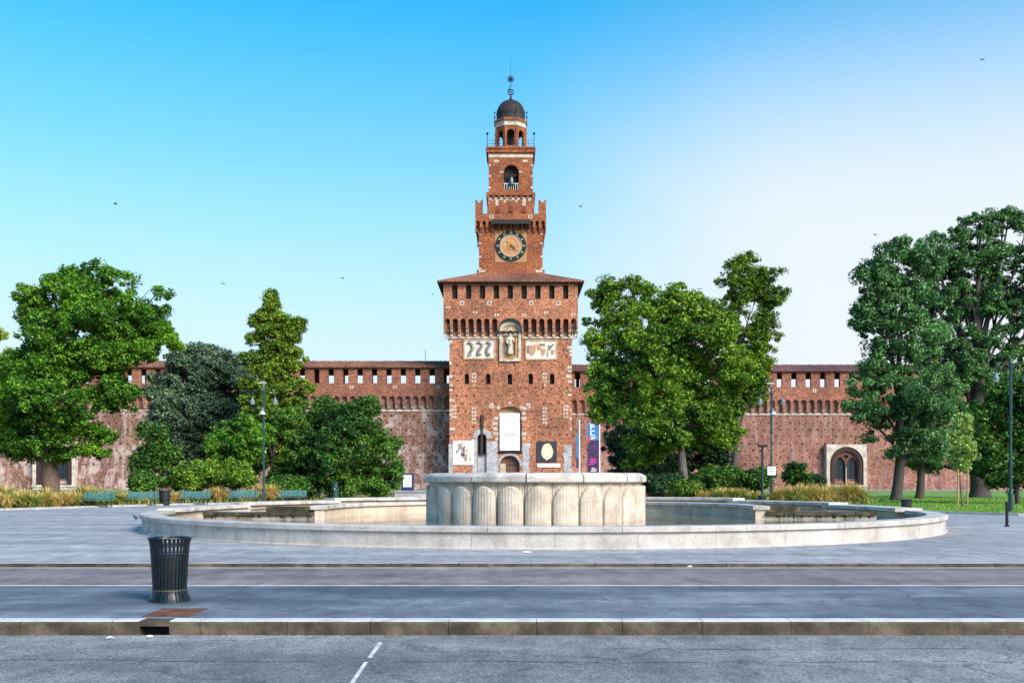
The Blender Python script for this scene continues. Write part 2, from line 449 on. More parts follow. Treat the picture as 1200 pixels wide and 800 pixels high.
M['purple'] = plain('banner_purple', (0.045, 0.015, 0.075), 0.6, 0, 0.8, 2)
M['red'] = plain('banner_red', (0.5, 0.035, 0.03), 0.6)
M['magenta'] = plain('banner_magenta', (0.34, 0.03, 0.22), 0.6)
def bark(name, c):
    m, nt, b = new_mat(name)
    n = noise(nt, mapped(nt, (5, 5, 0.8)), 1.6, 6, 0.7)
    nt.links.new(ramp(nt, n, [(0.3, tuple(x * 0.35 for x in c)), (0.7, tuple(x * 1.4 for x in c))]), b.inputs['Base Color'])
    b.inputs['Roughness'].default_value = 0.9; bump(nt, b, n, 0.8, 0.05)
    return m
M['bark'] = bark('bark_brown', (0.15, 0.105, 0.08))
M['bark_grey'] = bark('bark_grey', (0.13, 0.115, 0.115))
M['bark_dark'] = bark('bark_dark', (0.06, 0.05, 0.045))
def m_water():
    m, nt, b = new_mat('pool_water')
    v = mapped(nt)
    c = ramp(nt, noise(nt, v, 0.7, 5), [(0.35, (0.10, 0.09, 0.06)), (0.65, (0.20, 0.17, 0.12))])
    nt.links.new(c, b.inputs['Base Color']); b.inputs['Roughness'].default_value = 0.06
    b.inputs['Specular IOR Level'].default_value = 0.6
    bump(nt, b, noise(nt, v, 5, 3), 0.05, 0.02)
    return m
M['water'] = m_water()
M['leaf_bright'] = leafmat('leaf_bright', (0.014, 0.065, 0.006), (0.068, 0.22, 0.016), (0.26, 0.52, 0.03))
M['leaf_yellow'] = leafmat('leaf_yellow', (0.02, 0.065, 0.008), (0.095, 0.2, 0.018), (0.34, 0.48, 0.035))
M['leaf_golden'] = leafmat('leaf_golden', (0.1, 0.16, 0.01), (0.24, 0.34, 0.02), (0.42, 0.52, 0.05))
M['leaf_oak'] = leafmat('leaf_oak', (0.020, 0.050, 0.028), (0.075, 0.14, 0.078), (0.24, 0.37, 0.22), 0.12)
M['leaf_mid'] = leafmat('leaf_mid', (0.01, 0.045, 0.01), (0.045, 0.145, 0.02), (0.18, 0.36, 0.035))
M['leaf_dark'] = leafmat('leaf_dark', (0.006, 0.026, 0.01), (0.022, 0.07, 0.024), (0.07, 0.16, 0.045), 0.15)
M['leaf_lime'] = leafmat('leaf_lime', (0.016, 0.06, 0.008), (0.09, 0.22, 0.018), (0.36, 0.56, 0.035))
M['leaf_teal'] = leafmat('leaf_teal', (0.014, 0.055, 0.018), (0.062, 0.18, 0.056), (0.22, 0.45, 0.13), 0.25)
M['leaf_fresh'] = leafmat('leaf_fresh', (0.14, 0.26, 0.05), (0.30, 0.46, 0.10), (0.50, 0.66, 0.22))
M['straw'] = leafmat('straw_grass', (0.30, 0.22, 0.05), (0.60, 0.45, 0.12), (0.80, 0.66, 0.26), 0.25, 0.8)
M['green_grass'] = leafmat('green_grass', (0.081, 0.1485, 0.0243), (0.21, 0.315, 0.0525), (0.495, 0.5445, 0.132), 0.25, 0.8)
M['lawn_blade'] = leafmat('lawn_blade', (0.07, 0.19, 0.018), (0.16, 0.34, 0.035), (0.30, 0.48, 0.07), 0.3, 0.5)

# ------------------------------------------------------------------ the setting
def sheet(name, poly, z, m, thick=None):
    b = MB(); b.add([(x, y, z) for x, y in poly], [tuple(range(len(poly)))])
    return tag(b.build(name, m), kind='structure')
ROAD_Z, WALK_Z = -0.22, -0.06
KERB1, KERB2 = 12.14, 19.74
sheet('ground', [(-1800, -1800), (1800, -1800), (1800, 1800), (-1800, 1800)], -0.60, M['far_ground'])
sheet('road', [(-250, -60), (250, -60), (250, KERB1 + 0.02), (-250, KERB1 + 0.02)], ROAD_Z, M['road'])
LINE_Y = 16.26
sheet('pavement', [(-250, KERB1 + 0.25), (250, KERB1 + 0.25), (250, LINE_Y), (-250, LINE_Y)], WALK_Z, M['walk'])
sheet('cycle_path', [(-250, LINE_Y), (250, LINE_Y), (250, KERB2 + 0.02), (-250, KERB2 + 0.02)], WALK_Z, M['cycle'])
sheet('square', [(-250, KERB2 + 0.22), (250, KERB2 + 0.22), (250, 240), (-250, 240)], 0.0, M['plaza'])
rnd = random.Random(7)
b = MB()
def wob_line(y, w, z, x0=-40, x1=40, n=160):
    for i in range(n):
        a, c = x0 + (x1 - x0) * i / n, x0 + (x1 - x0) * (i + 1) / n
        b.add([(a, y - w, z), (c, y - w, z), (c, y + w, z), (a, y + w, z)], [(0, 1, 2, 3)])
wob_line(LINE_Y, 0.055, WALK_Z + 0.004)
wob_line(19.55, 0.05, WALK_Z + 0.004)
# worn diagonal dashes on the carriageway
def dash(px0, py0, px1, py1, w=0.045):
    k = EYE - ROAD_Z - 0.004
    d0, d1 = k * F / (py0 - HORIZON), k * F / (py1 - HORIZON)
    a, c = Vector((X(px0, d0), d0, ROAD_Z + 0.004)), Vector((X(px1, d1), d1, ROAD_Z + 0.004))
    n_ = (c - a).normalized(); s_ = Vector((-n_.y, n_.x, 0)) * w
    b.add([a - s_, a + s_, c + s_, c - s_], [(0, 1, 2, 3)])
dash(446, 752, 433, 770, 0.022); dash(429, 775, 408, 806, 0.02)
tag(b.build('road_markings', M['paint']), kind='structure')
b = MB()
for y0, amp, xa, xb in ((10.36, .05, -1.2, 14), (10.42, .04, -14, -2.0), (11.15, .03, 1.0, 5.0)):
    x = xa; y = y0; w_ = .006
    while x < xb:
        x2 = x + rnd.uniform(.06, .22); y2 = y + rnd.gauss(0, .018) + (y0 - y) * .1; w2_ = max(.002, rnd.gauss(.007, .004))
        if rnd.random() < .9: b.add([(x, y - w_, ROAD_Z + .003), (x2, y2 - w2_, ROAD_Z + .003), (x2, y2 + w2_, ROAD_Z + .003), (x, y + w_, ROAD_Z + .003)], [(0,1,2,3)])
        x, y, w_ = x2, y2, w2_
tag(b.build('road_crack', plain('tar_crack', (.03, .03, .034), .8)), kind='structure')
# road kerb, one stone after another, with the drain mouth left open
b = MB()
inlet0, inlet1 = X(163, KERB1), X(198, KERB1)
x = -60.0
while x < 60:
    w = rnd.uniform(0.92, 1.12); x1 = x + w - 0.006
    jit = rnd.uniform(-0.006, 0.006)
    segs = [(x, x1)]
    if x < inlet1 and x1 > inlet0:
        segs = [s for s in ((x, inlet0), (inlet1, x1)) if s[1] - s[0] > 0.02]
        a, c = max(x, inlet0), min(x1, inlet1)
        b.box(a, c, KERB1 + jit, KERB1 + 0.26, WALK_Z - 0.055, WALK_Z + 0.008, 0)
    for s0, s1 in segs:
        z1 = WALK_Z + 0.008
        prof = [(KERB1 + 0.012 + jit, ROAD_Z - 0.25), (KERB1 + jit, z1 - 0.028), (KERB1 + 0.012 + jit, z1 - 0.008), (KERB1 + 0.035 + jit, z1), (KERB1 + 0.26, z1), (KERB1 + 0.26, ROAD_Z - 0.25)]
        n_ = len(prof)
        vs = [(s0, p, q) for p, q in prof] + [(s1, p, q) for p, q in prof]
        fs = [(i, (i + 1) % n_, n_ + (i + 1) % n_, n_ + i) for i in range(n_)]
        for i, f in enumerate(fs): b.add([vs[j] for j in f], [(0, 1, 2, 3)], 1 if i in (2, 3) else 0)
        b.add(vs[:n_], [tuple(range(n_))], 0); b.add(vs[n_:], [tuple(range(n_))], 0)
    x += w
b.box(inlet0 - 0.1, inlet1 + 0.1, KERB1 + 0.22, KERB1 + 0.30, ROAD_Z - 0.3, WALK_Z - 0.06, 2)
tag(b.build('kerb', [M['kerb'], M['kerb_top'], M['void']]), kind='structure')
b = MB(); x = -60.0
while x < 60:
    w = rnd.uniform(1.1, 1.5)
    b.box(x, x + w - 0.012, KERB2 + rnd.uniform(-0.004, 0.004), KERB2 + 0.22, -0.3, 0.006, 0)
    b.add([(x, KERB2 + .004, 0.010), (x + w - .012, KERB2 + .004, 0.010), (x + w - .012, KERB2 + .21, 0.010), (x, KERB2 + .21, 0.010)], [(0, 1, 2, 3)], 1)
    x += w
tag(b.build('kerb', [M['kerb'], M['rim']]), kind='structure')

# garden beds and lawns
left_bed = [(-120, 50), (-40, 51), (-27, 54.5), (-24.5, 60), (-21.5, 66), (-16.8, 71), (-10.5, 86), (-9.5, 100), (-9.5, 128), (-120, 128)]
sheet('left_bed', left_bed, 0.05, M['earth'])
right_bed = [(11.0, 88), (14.5, 74), (17.5, 67), (21.6, 64), (26.5, 72), (26.5, 128), (10, 128)]
sheet('right_bed', right_bed, 0.05, M['earth'])
lawn_poly = [(26.5, 72), (21.6, 64), (20.9, 55), (20.5, 49.2), (23, 46.6), (40, 43.5), (120, 40), (120, 150), (26.5, 150)]
sheet('lawn', lawn_poly, 0.06, M['lawn'])
sheet('lawn', [(-120, 128.5), (-13, 128.5), (-13, 160), (-120, 160)], 0.03, M['lawn'])
sheet('lawn', [(13, 128.5), (26.4, 128.5), (26.4, 160), (13, 160)], 0.03, M['lawn'])
def edging(name, pts):
    b = MB()
    for (xa, ya), (xb, yb) in zip(pts[:-1], pts[1:]):
        a, c = Vector((xa, ya, 0)), Vector((xb, yb, 0)); L_ = (c - a).length; n_ = max(1, int(L_ / 1.2)); dr = (c - a).normalized(); sd = Vector((-dr.y, dr.x, 0)) * 0.09
        for i in range(n_):
            p, q = a + dr * (L_ * i / n_), a + dr * (L_ * (i + 1) / n_ - 0.015)
            v = [p - sd, q - sd, q + sd, p + sd]
            b.add([tuple(t) for t in v] + [(t.x, t.y, 0.11) for t in v], [(0,1,5,4),(1,2,6,5),(2,3,7,6),(3,0,4,7),(4,5,6,7)])
    return tag(b.build(name, M['grey_stone']), kind='structure')
edging('kerb', left_bed[:8]); edging('kerb', right_bed[:4] + lawn_poly[2:7])

# ------------------------------------------------------------------ the castle tower
TD = 165.0                      # depth of the tower's front face
CX, HW = -0.22, 9.85
CY = TD + HW
tower = thing('castle_tower', 'tall red brick clock tower with stepped stages and dark dome, behind the fountain', 'tower', (CX, CY, 0))
Tf, Tl, Tr, Tb = FR(CX, CY, 0), FR(CX, CY, 1), FR(CX, CY, 2), FR(CX, CY, 3)
def U(px, w): return (px - 600) / F * (CY - w) - CX      # face coordinate of a photo column
def ZZ(py, w): return EYE + (HORIZON - py) / F * (CY - w)

rnd = random.Random(11)
# --- main shaft
zt = 25.9
winL = []
for px in (547, 572, 597.5, 622, 647):
    u = U(px, HW); winL.append(arch(u - 0.36, u + 0.36, ZZ(450, HW), ZZ(437.5, HW)))
gate_rec = arch(U(584, HW), U(611.5, HW), ZZ(529.5, HW), ZZ(476, HW), rise=1.1)
gate = arch(U(585.5, HW), U(609, HW), -0.5, ZZ(533.5, HW))
postern = arch(U(559.6, HW), U(570, HW), -0.5, ZZ(508, HW))
slot = rect(U(562.6, HW), U(566.6, HW), ZZ(506, HW), ZZ(486, HW))
nicheU0, nicheU1 = U(585.3, HW), U(610.6, HW)
niche = rect(nicheU0 + 0.0, nicheU1, ZZ(423.5, HW), zt)
b = MB()
outer = [(-HW, -0.6), (U(559.6, HW), -0.6), (HW, -0.6), (HW, zt), (-HW, zt)]
b.solid([rect(-HW, HW, -0.6, zt)] + winL + [gate_rec, gate, postern, slot], Tf, HW, HW - 1.0, 0)
for T, ua, ub in ((Tl, -HW, HW - 1.0), (Tr, -HW + 1.0, HW)): b.solid([rect(ua, ub, -0.6, zt)] + ([arch(u - .36, u + .36, 17.4, 19.0) for u in (-6, -3, 0, 3, 6)]), T, HW, HW - 1.0, 0)
b.solid([rect(-HW + 1, HW - 1, -0.6, zt)], Tb, HW, HW - 1.0, 0)
b.build('wall', M['tower_brick'], tower)
# openings
for k, l in enumerate(winL):
    u0, u1, z0, z1 = l[0][0], l[1][0], l[0][1], max(p[1] for p in l)
    MB().box(u0 - .2, u1 + .2, HW - 1.3, HW - 0.75, z0 - .2, z1 + .2, 0, Tf).build('window', M['void'], tower)
MB().box(U(584, HW) - .3, U(611.5, HW) + .3, HW - 1.3, HW - 0.8, ZZ(531, HW), ZZ(474, HW), 0, Tf).build('blind_arch', M['cream'], tower)
# gate door, half leaf lit
door = MB().box(U(585.5, HW) - .2, U(609, HW) + .2, HW - 1.25, HW - 0.8, -0.4, ZZ(532, HW), 0, Tf).build('gate', M['door_wood'], tower)
bb = MB()
for i in range(6):
    u = U(594, HW) + i * 0.42; bb.box(u, u + .05, HW - .8, HW - .74, 0, ZZ(536, HW), 0, Tf)
for z in (1.2, 2.6, 4.0): bb.box(U(594, HW), U(608.6, HW), HW - .8, HW - .73, z, z + .09, 0, Tf)
bb.build('ironwork', M['iron'], door)
MB().box(U(586, HW), U(592.5, HW), HW - .8, HW - .70, 0, ZZ(543, HW), 0, Tf).build('pale_panel', M['white_stone'], door)
pd = MB().box(U(559.6, HW) - .2, U(570, HW) + .2, HW - 1.25, HW - 0.75, -0.4, ZZ(505, HW), 0, Tf).build('postern', M['void'], tower)
MB().box(U(560, HW), U(569.6, HW), HW - .7, HW - .4, -.4, ZZ(531, HW), 0, Tf).build('sill', M['grey_stone'], pd)
bb = MB()
bb.box(U(563.4, HW), U(566, HW), HW - .1, HW + .18, ZZ(532, HW), ZZ(486, HW), 0, Tf)
bb.build('drawbridge_beam', M['timber'], tower)
bb = MB()
for px in (560.4, 568.6): bb.box(U(px, HW), U(px + .9, HW), HW - .35, HW + .02, ZZ(531, HW), ZZ(513, HW), 0, Tf)
bb.box(U(559.8, HW), U(569.8, HW), HW - .35, HW + .03, ZZ(532.3, HW), ZZ(530.8, HW), 0, Tf)
bb.build('lattice', M['iron'], pd)

# --- putlog holes (solid dark blocks; shade inside the sockets painted as their colour)
def holes_on(b, T, w, u0, u1, z0, z1, du, dz, skip, s=0.13, mi=0):
    j = 0; z = z0
    while z < z1:
        u = u0 + (du / 2 if j % 2 else 0)
        while u < u1:
            uu, zz = u + rnd.uniform(-.12, .12), z + rnd.uniform(-.08, .08)
            if rnd.random() > 0.1 and not any(a < uu < c and d < zz < e for a, c, d, e in skip):
                q = s * rnd.uniform(.7, 1.15)
                b.box(uu - q, uu + q, w - .3, w + 0.006, zz - q * 1.1, zz + q * 1.1, mi, T)
            u += du
        z += dz; j += 1
bbx = lambda l, m=.3: (min(p[0] for p in l) - m, max(p[0] for p in l) + m, min(p[1] for p in l) - m, max(p[1] for p in l) + m)
panelA = rect(U(543, HW), U(580.5, HW), ZZ(421, HW), ZZ(397.5, HW))
panelB = rect(U(615.5, HW), U(653.5, HW), ZZ(421.8, HW), ZZ(398, HW))
skips = [bbx(l) for l in winL + [gate_rec, gate, postern, slot, niche, panelA, panelB]]
b = MB()
holes_on(b, Tf, HW, -9.2, 9.3, 1.5, 22.6, 1.31, 1.24, skips)
b.build('putlog_hole_shade', M['hole_shade'], tower)['kind'] = 'stuff'

# --- white quoins and marked stones
b = MB()
z = 0.2
while z < 25:
    h = rnd.uniform(.28, .5)
    for sgn in (-1, 1):
        if rnd.random() < .5:
            w = rnd.uniform(.3, .95)
            u0, u1 = (-HW - .02, -HW + w) if sgn < 0 else (HW - w, HW + .02)
            b.box(u0, u1, HW - .5, HW + .03, z, z + h, 0, Tf); b.cut()
    z += h + rnd.uniform(.12, .5)
def stones(cx, cy, cols, rows, sx=2.5, sy=3.4, w=2.2, h=2.6, p=1.0):
    for i in range(cols):
        for j in range(rows):
            if rnd.random() > p: continue
            u, z = U(cx + (i - (cols - 1) / 2) * sx * 1.25, HW), ZZ(cy + (j - (rows - 1) / 2) * sy * 1.25, HW)
            b.box(u - w * .07, u + w * .07, HW - .3, HW + .025, z - h * .07, z + h * .07, 0, Tf); b.cut()
for cx in (555.5, 638.5):
    stones(cx, 482.5, 2, 3); stones(cx, 493, 2, 2)
    stones(cx, 442, 2, 3); stones(cx, 449, 1, 2)
for cx in (576, 619): stones(cx, 475, 2, 2, 2.2, 2.6)
for cx in (532, 663): stones(cx, 482, 2, 4)
for py in range(478, 532, 6):
    for px in (581, 614.5):
        if rnd.random() < .7: stones(px + rnd.uniform(-1, 1), py, 1, 1, w=rnd.uniform(3, 7), h=3.5)
for px, py in ((597.5, 472), (584, 477), (611, 477), (597, 370), (585, 373), (611, 373), (582, 369), (616, 369)): stones(px, py, 1, 1, w=3, h=3.6)
b.parts('quoin', M['white_stone'], tower)
# --- grey stone facing low on the shaft
b = MB()
def facing(px0, py0, px1, py1, tooth=0):
    z0, z1 = -.5, ZZ(py0, HW)
    n_ = int((z1 - z0) / .42)
    for k in range(n_):
        za, zb = z0 + (z1 - z0) * k / n_, z0 + (z1 - z0) * (k + 1) / n_ - .015
        e0 = rnd.uniform(0, .35) if tooth in (-1, 2) else 0; e1 = rnd.uniform(0, .35) if tooth in (1, 2) else 0
        b.box(U(px0, HW) - e0, U(px1, HW) + e1, HW - .2, HW + .05 + rnd.uniform(0, .012), za, zb, 0, Tf)
facing(525.8, 520, 530, 575, 1); b.cut(); facing(554.5, 514, 559.4, 575, -1); b.cut(); facing(570.2, 517, 582.5, 575, 1); b.cut()
facing(612.3, 519, 619, 575, 1); b.cut(); facing(662, 521, 669.3, 575, -1); b.cut()
for k in range(9):                                   # voussoirs round the postern
    t0, t1 = PI * k / 9, PI * (k + 1) / 9 - .03
    cu, cz = U(564.8, HW), ZZ(513.2, HW)
    ri, ro = .74, .74 + rnd.uniform(.75, 1.0)
    b.solid([[(cu + ri * math.cos(t0), cz + ri * math.sin(t0)), (cu + ro * math.cos(t0), cz + ro * math.sin(t0)), (cu + ro * math.cos(t1), cz + ro * math.sin(t1)), (cu + ri * math.cos(t1), cz + ri * math.sin(t1))]], Tf, HW + .045, HW - .2)
b.cut()
for k in range(17):                                  # gate surround
    t0, t1 = PI * k / 17, PI * (k + 1) / 17 - .02
    cu, cz = (U(585.5, HW) + U(609, HW)) / 2, ZZ(533.5, HW) - 1.61
    ri, ro = 1.63, 2.0
    b.solid([[(cu + ri * math.cos(t0), cz + ri * math.sin(t0)), (cu + ro * math.cos(t0), cz + ro * math.sin(t0)), (cu + ro * math.cos(t1), cz + ro * math.sin(t1)), (cu + ri * math.cos(t1), cz + ri * math.sin(t1))]], Tf, HW + .06, HW - .2)
b.cut(); b.box(U(583, HW), U(611.8, HW), HW - .2, HW + .22, ZZ(530.6, HW), ZZ(529, HW), 1, Tf)
b.parts('stone_facing', [M['grey_stone'], M['iron']], tower)

# --- machicolated head
HO = HW + 0.92
zA0, zA1 = 25.35, 27.45          # arcade
zTop = 33.05
def arcade_loop(u0, u1, z0, za, ztop, pitch, wfrac=.66, gap=None, n=6):
    """outline whose lower edge is a row of open arches"""
    pts = [(u0, z0)]
    k = max(1, round((u1 - u0) / pitch)); p = (u1 - u0) / k; hw = p * wfrac / 2
    cs = []
    for i in range(k):
        c = u0 + p * (i + .5)
        cs.append(c)
        if gap and gap[0] - hw < c < gap[1] + hw: continue
        pts.append((c - hw, z0))
        for j in range(n + 1):
            t = PI - PI * j / n
            pts.append((c + hw * math.cos(t), za - hw + hw * math.sin(t)))
        pts.append((c + hw, z0))
    pts += [(u1, z0), (u1, ztop), (u0, ztop)]
    return pts, p, hw
pitch = 9.0 / F * TD * 0.98
topwin = []
for px in (533, 549.2, 565.4, 581.7, 598, 614.2, 630.4, 646.7, 663):
    u = U(px, HO); topwin.append(rect(u - .43, u + .43, ZZ(350, HO), ZZ(332.5, HO) - .2))
b = MB(); cb = MB()
gap = (nicheU0 - .1, nicheU1 + .1)
loopF, p_, hw_ = arcade_loop(-HO, HO, zA0 + .45, zA1, zTop, pitch, gap=None)
# the front: two arcades either side of the niche
for (a0, a1) in ((-HO, nicheU0 - .12), (nicheU1 + .12, HO)):
    lp, pp, hh = arcade_loop(a0, a1, zA0 + .45, zA1, 28.6, pitch)
    b.solid([lp], Tf, HO, HO - .55)
niche_arch = arch(nicheU0 - .12, nicheU1 + .12, 28.0, ZZ(373.5, HO) + .05, rise=1.5)
hz = ZZ(373.5, HO)
hood = [(nicheU0 - .12, 28.6), (nicheU0 - .12, hz - 1.55)]
hood += [((nicheU0 + nicheU1) / 2 + ((nicheU1 - nicheU0) / 2 + .12) * math.cos(PI - PI * j / 14), hz - 1.55 + 1.55 * math.sin(PI * j / 14)) for j in range(1, 14)]
hood += [(nicheU1 + .12, hz - 1.55), (nicheU1 + .12, 28.6)]
b.solid([hood], Tf, HO, HO - .55)
top_outline = rect(-HO, HO, 28.6, zTop)
b.solid([top_outline] + topwin, Tf, HO, HO - .55)
for T in (Tl, Tr, Tb):
    lp, pp, hh = arcade_loop(-HO + (.55 if T is not Tb else .55), HO - .55, zA0 + .45, zA1, zTop, pitch)
    sw = [rect(-8.6 + 2.15 * i - .43, -8.6 + 2.15 * i + .43, 30.4, 32.7) for i in range(9)]
    b.solid([lp] + sw, T, HO, HO - .55)
b.build('upper_wall', M['tower_brick'], tower)
def corbel_row(b, T, u0, u1, pitch, w, proj, z0, z1, wide, mats=(0, 1)):
    k = max(1, round((u1 - u0) / pitch)); p = (u1 - u0) / k
    for i in range(k + 1):
        u = u0 + p * i
        ua, ub = max(u0, u - wide / 2), min(u1, u + wide / 2)
        n_ = 5
        for j in range(n_):
            za, zb = z0 + (z1 - z0) * j / n_, z0 + (z1 - z0) * (j + 1) / n_ - .004
            pr = proj * (.22 + .78 * ((j + 1) / n_) ** .8)
            b.box(ua, ub, w - .25, w + pr - .003, za, zb, mats[j % 2], T)
        b.cut()
for (a0, a1) in ((-HO, nicheU0 - .12), (nicheU1 + .12, HO)): corbel_row(cb, Tf, a0, a1, pitch, HW, .92, zA0 - .7, zA0 + 1.35, .40)
for T in (Tl, Tr): corbel_row(cb, T, -HW, HW, pitch, HW, .92, zA0 - .7, zA0 + 1.35, .40)
cb.box(-HO + .1, nicheU0 - .15, HW - .2, HW + .16, zA0 - 1.0, zA0 - .72, 0, Tf); cb.cut(); cb.box(nicheU1 + .15, HO - .1, HW - .2, HW + .16, zA0 - 1.0, zA0 - .72, 0, Tf)
cb.parts('corbel', [M['white_stone'], M['tower_brick']], tower)
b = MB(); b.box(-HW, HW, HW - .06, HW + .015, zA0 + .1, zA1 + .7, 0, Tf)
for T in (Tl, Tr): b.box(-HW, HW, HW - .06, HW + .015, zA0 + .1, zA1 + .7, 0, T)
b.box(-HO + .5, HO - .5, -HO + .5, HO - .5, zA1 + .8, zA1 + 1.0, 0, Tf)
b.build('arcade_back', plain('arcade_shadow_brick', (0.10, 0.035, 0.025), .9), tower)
for l in topwin:
    u0, u1, z0, z1 = l[0][0], l[1][0], l[0][1], l[2][1]
    MB().box(u0 - .15, u1 + .15, HO - .95, HO - .5, z0 - .15, z1 + .15, 0, Tf).build('window', M['void'], tower)
b = MB()
holes_on(b, Tf, HO, -10.2, 10.2, 28.9, 30.4, 1.6, .9, [], s=.1)
for px in (541.5, 573.5, 622.5, 654.5):
    u, z = U(px, HO), ZZ(355, HO); q = MB(); q.box(u - .36, u + .36, HO - .2, HO + .02, z - .34, z + .34, 1, Tf); q.box(u - .14, u + .14, HO - .2, HO + .03, z - .14, z + .14, 0, Tf)
    q.build('marked_stone', [M['hole_shade'], M['white_stone']], tower)
for px, py in ((557, 366), (582, 369), (614, 369), (640, 366), (525, 360), (672, 368)):
    u, z = U(px, HO), ZZ(py, HO)
    q = MB()
    for k in (-1, 1): q.box(u + k * .22 - .13, u + k * .22 + .13, HO - .2, HO + .02, z - .2, z + .2, 1, Tf)
    q.build('marked_stone', [M['hole_shade'], M['white_stone']], tower)
b.build('putlog_hole_shade', M['hole_shade'], tower)['kind'] = 'stuff'

# --- niche with robed statue
nz0, nz1 = ZZ(423.5, HW), ZZ(374, HO)
nu = (nicheU0 + nicheU1) / 2
npan = MB().box(nicheU0 + .02, nicheU1 - .02, HW - .3, HW + .13, nz0, nz1 - .25, 0, Tf).build('niche_panel', M['cream'], tower)
b = MB()
b.solid([arch(nicheU0, nicheU1, nz0 + .002, nz1 - .15, rise=1.35, n=12), arch(nicheU0 + .42, nicheU1 - .42, nz0 + .55, nz1 - .75, rise=1.0, n=12)], Tf, HW + .36, HW + .1)
b.build('niche_frame', M['white_stone'], npan)
b = MB()
b.solid([arch(nicheU0 - .1, nicheU1 + .1, nz1 - 1.9, nz1 + .22, rise=1.55, n=12), arch(nicheU0 + .03, nicheU1 - .03, nz1 - 1.91, nz1 - .08, rise=1.4, n=12)], Tf, HO + .03, HW + .1)
b.build('niche_hood', M['timber'], npan)
b = MB()
b.solid([[(nu - 1.25, nz1 - 2.5), (nu + 1.25, nz1 - 2.5), (nu, nz1 - 1.25)], [(nu - .75, nz1 - 2.35), (nu + .75, nz1 - 2.35), (nu, nz1 - 1.6)]], Tf, HW + .42, HW + .1)
b.cut(); b.solid([arch(nu - .85, nu + .85, nz1 - 3.55, nz1 - 2.62, n=10), arch(nu - .62, nu + .62, nz1 - 3.56, nz1 - 2.9, n=10)], Tf, HW + .4, HW + .1, 1)
b.cut(); b.box(nu - .9, nu + .9, HW + .1, HW + .4, nz0 + .6, nz0 + 1.0, 1, Tf); b.cut(); b.box(nu - .6, nu + .6, HW + .1, HW + .38, nz0 + .35, nz0 + .6, 1, Tf)
b.parts('niche_carving', [M['white_stone'], plain('faded_ochre', (0.38, .20, .07), .8)], npan)
def skin_figure(name, verts, edges, radii, m, parent, sub=1):
    o_ = origin(parent)
    me = bpy.data.meshes.new(name); me.from_pydata([tuple(Vector(v) - o_) for v in verts], edges, [])
    o = bpy.data.objects.new(name, me); COL.objects.link(o); o.parent = parent
    md = o.modifiers.new('skin', 'SKIN')
    for i, r in enumerate(radii): me.skin_vertices[0].data[i].radius = r if hasattr(r, '__len__') else (r, r)
    me.skin_vertices[0].data[0].use_root = True
    s_ = o.modifiers.new('sub', 'SUBSURF'); s_.levels = sub; s_.render_levels = sub
    me.materials.append(m)
    return o
sx, sy, sz = Tf(nu, HW + .42, nz0 + 1.0)
S = lambda u, w, z: (sx + u, sy - w, sz + z)
skin_figure('statue', [S(0,0,1.6), S(0,0,.9), S(0,.02,.25), S(0,0,.02), S(0,0,2.2), S(0,0,2.75), S(0,.03,3.0), S(0,.03,3.3), S(0,.02,3.62),
     S(-.42,0,2.65), S(-.55,.1,2.05), S(-.35,.28,1.75), S(.42,0,2.65), S(.58,.1,2.05), S(.5,.28,2.5)],
     [(0,1),(1,2),(2,3),(0,4),(4,5),(5,6),(6,7),(7,8),(5,9),(9,10),(10,11),(5,12),(12,13),(13,14)],
     [.40,.46,.54,.56,.36,.34,.13,.2,.1,.2,.17,.12,.2,.17,.1], M['white_stone'], tower, 2)
b = MB(); b.tube([S(-.95,.1,.02), S(-.9,.12,2.2)], .05, 6); b.tube([S(.85,.1,0), S(.8,.12,2.4)], .05, 6)
b.solid([arch(nu - .9, nu + .9, sz + .2, sz + 3.7, rise=.8, n=8), arch(nu - .75, nu + .75, sz + .19, sz + 3.5, rise=.7, n=8)], Tf, HW + .33, HW + .12, 0)
b.build('statue_staff', plain('old_wood_brown', (.2, .12, .06), .7), npan)

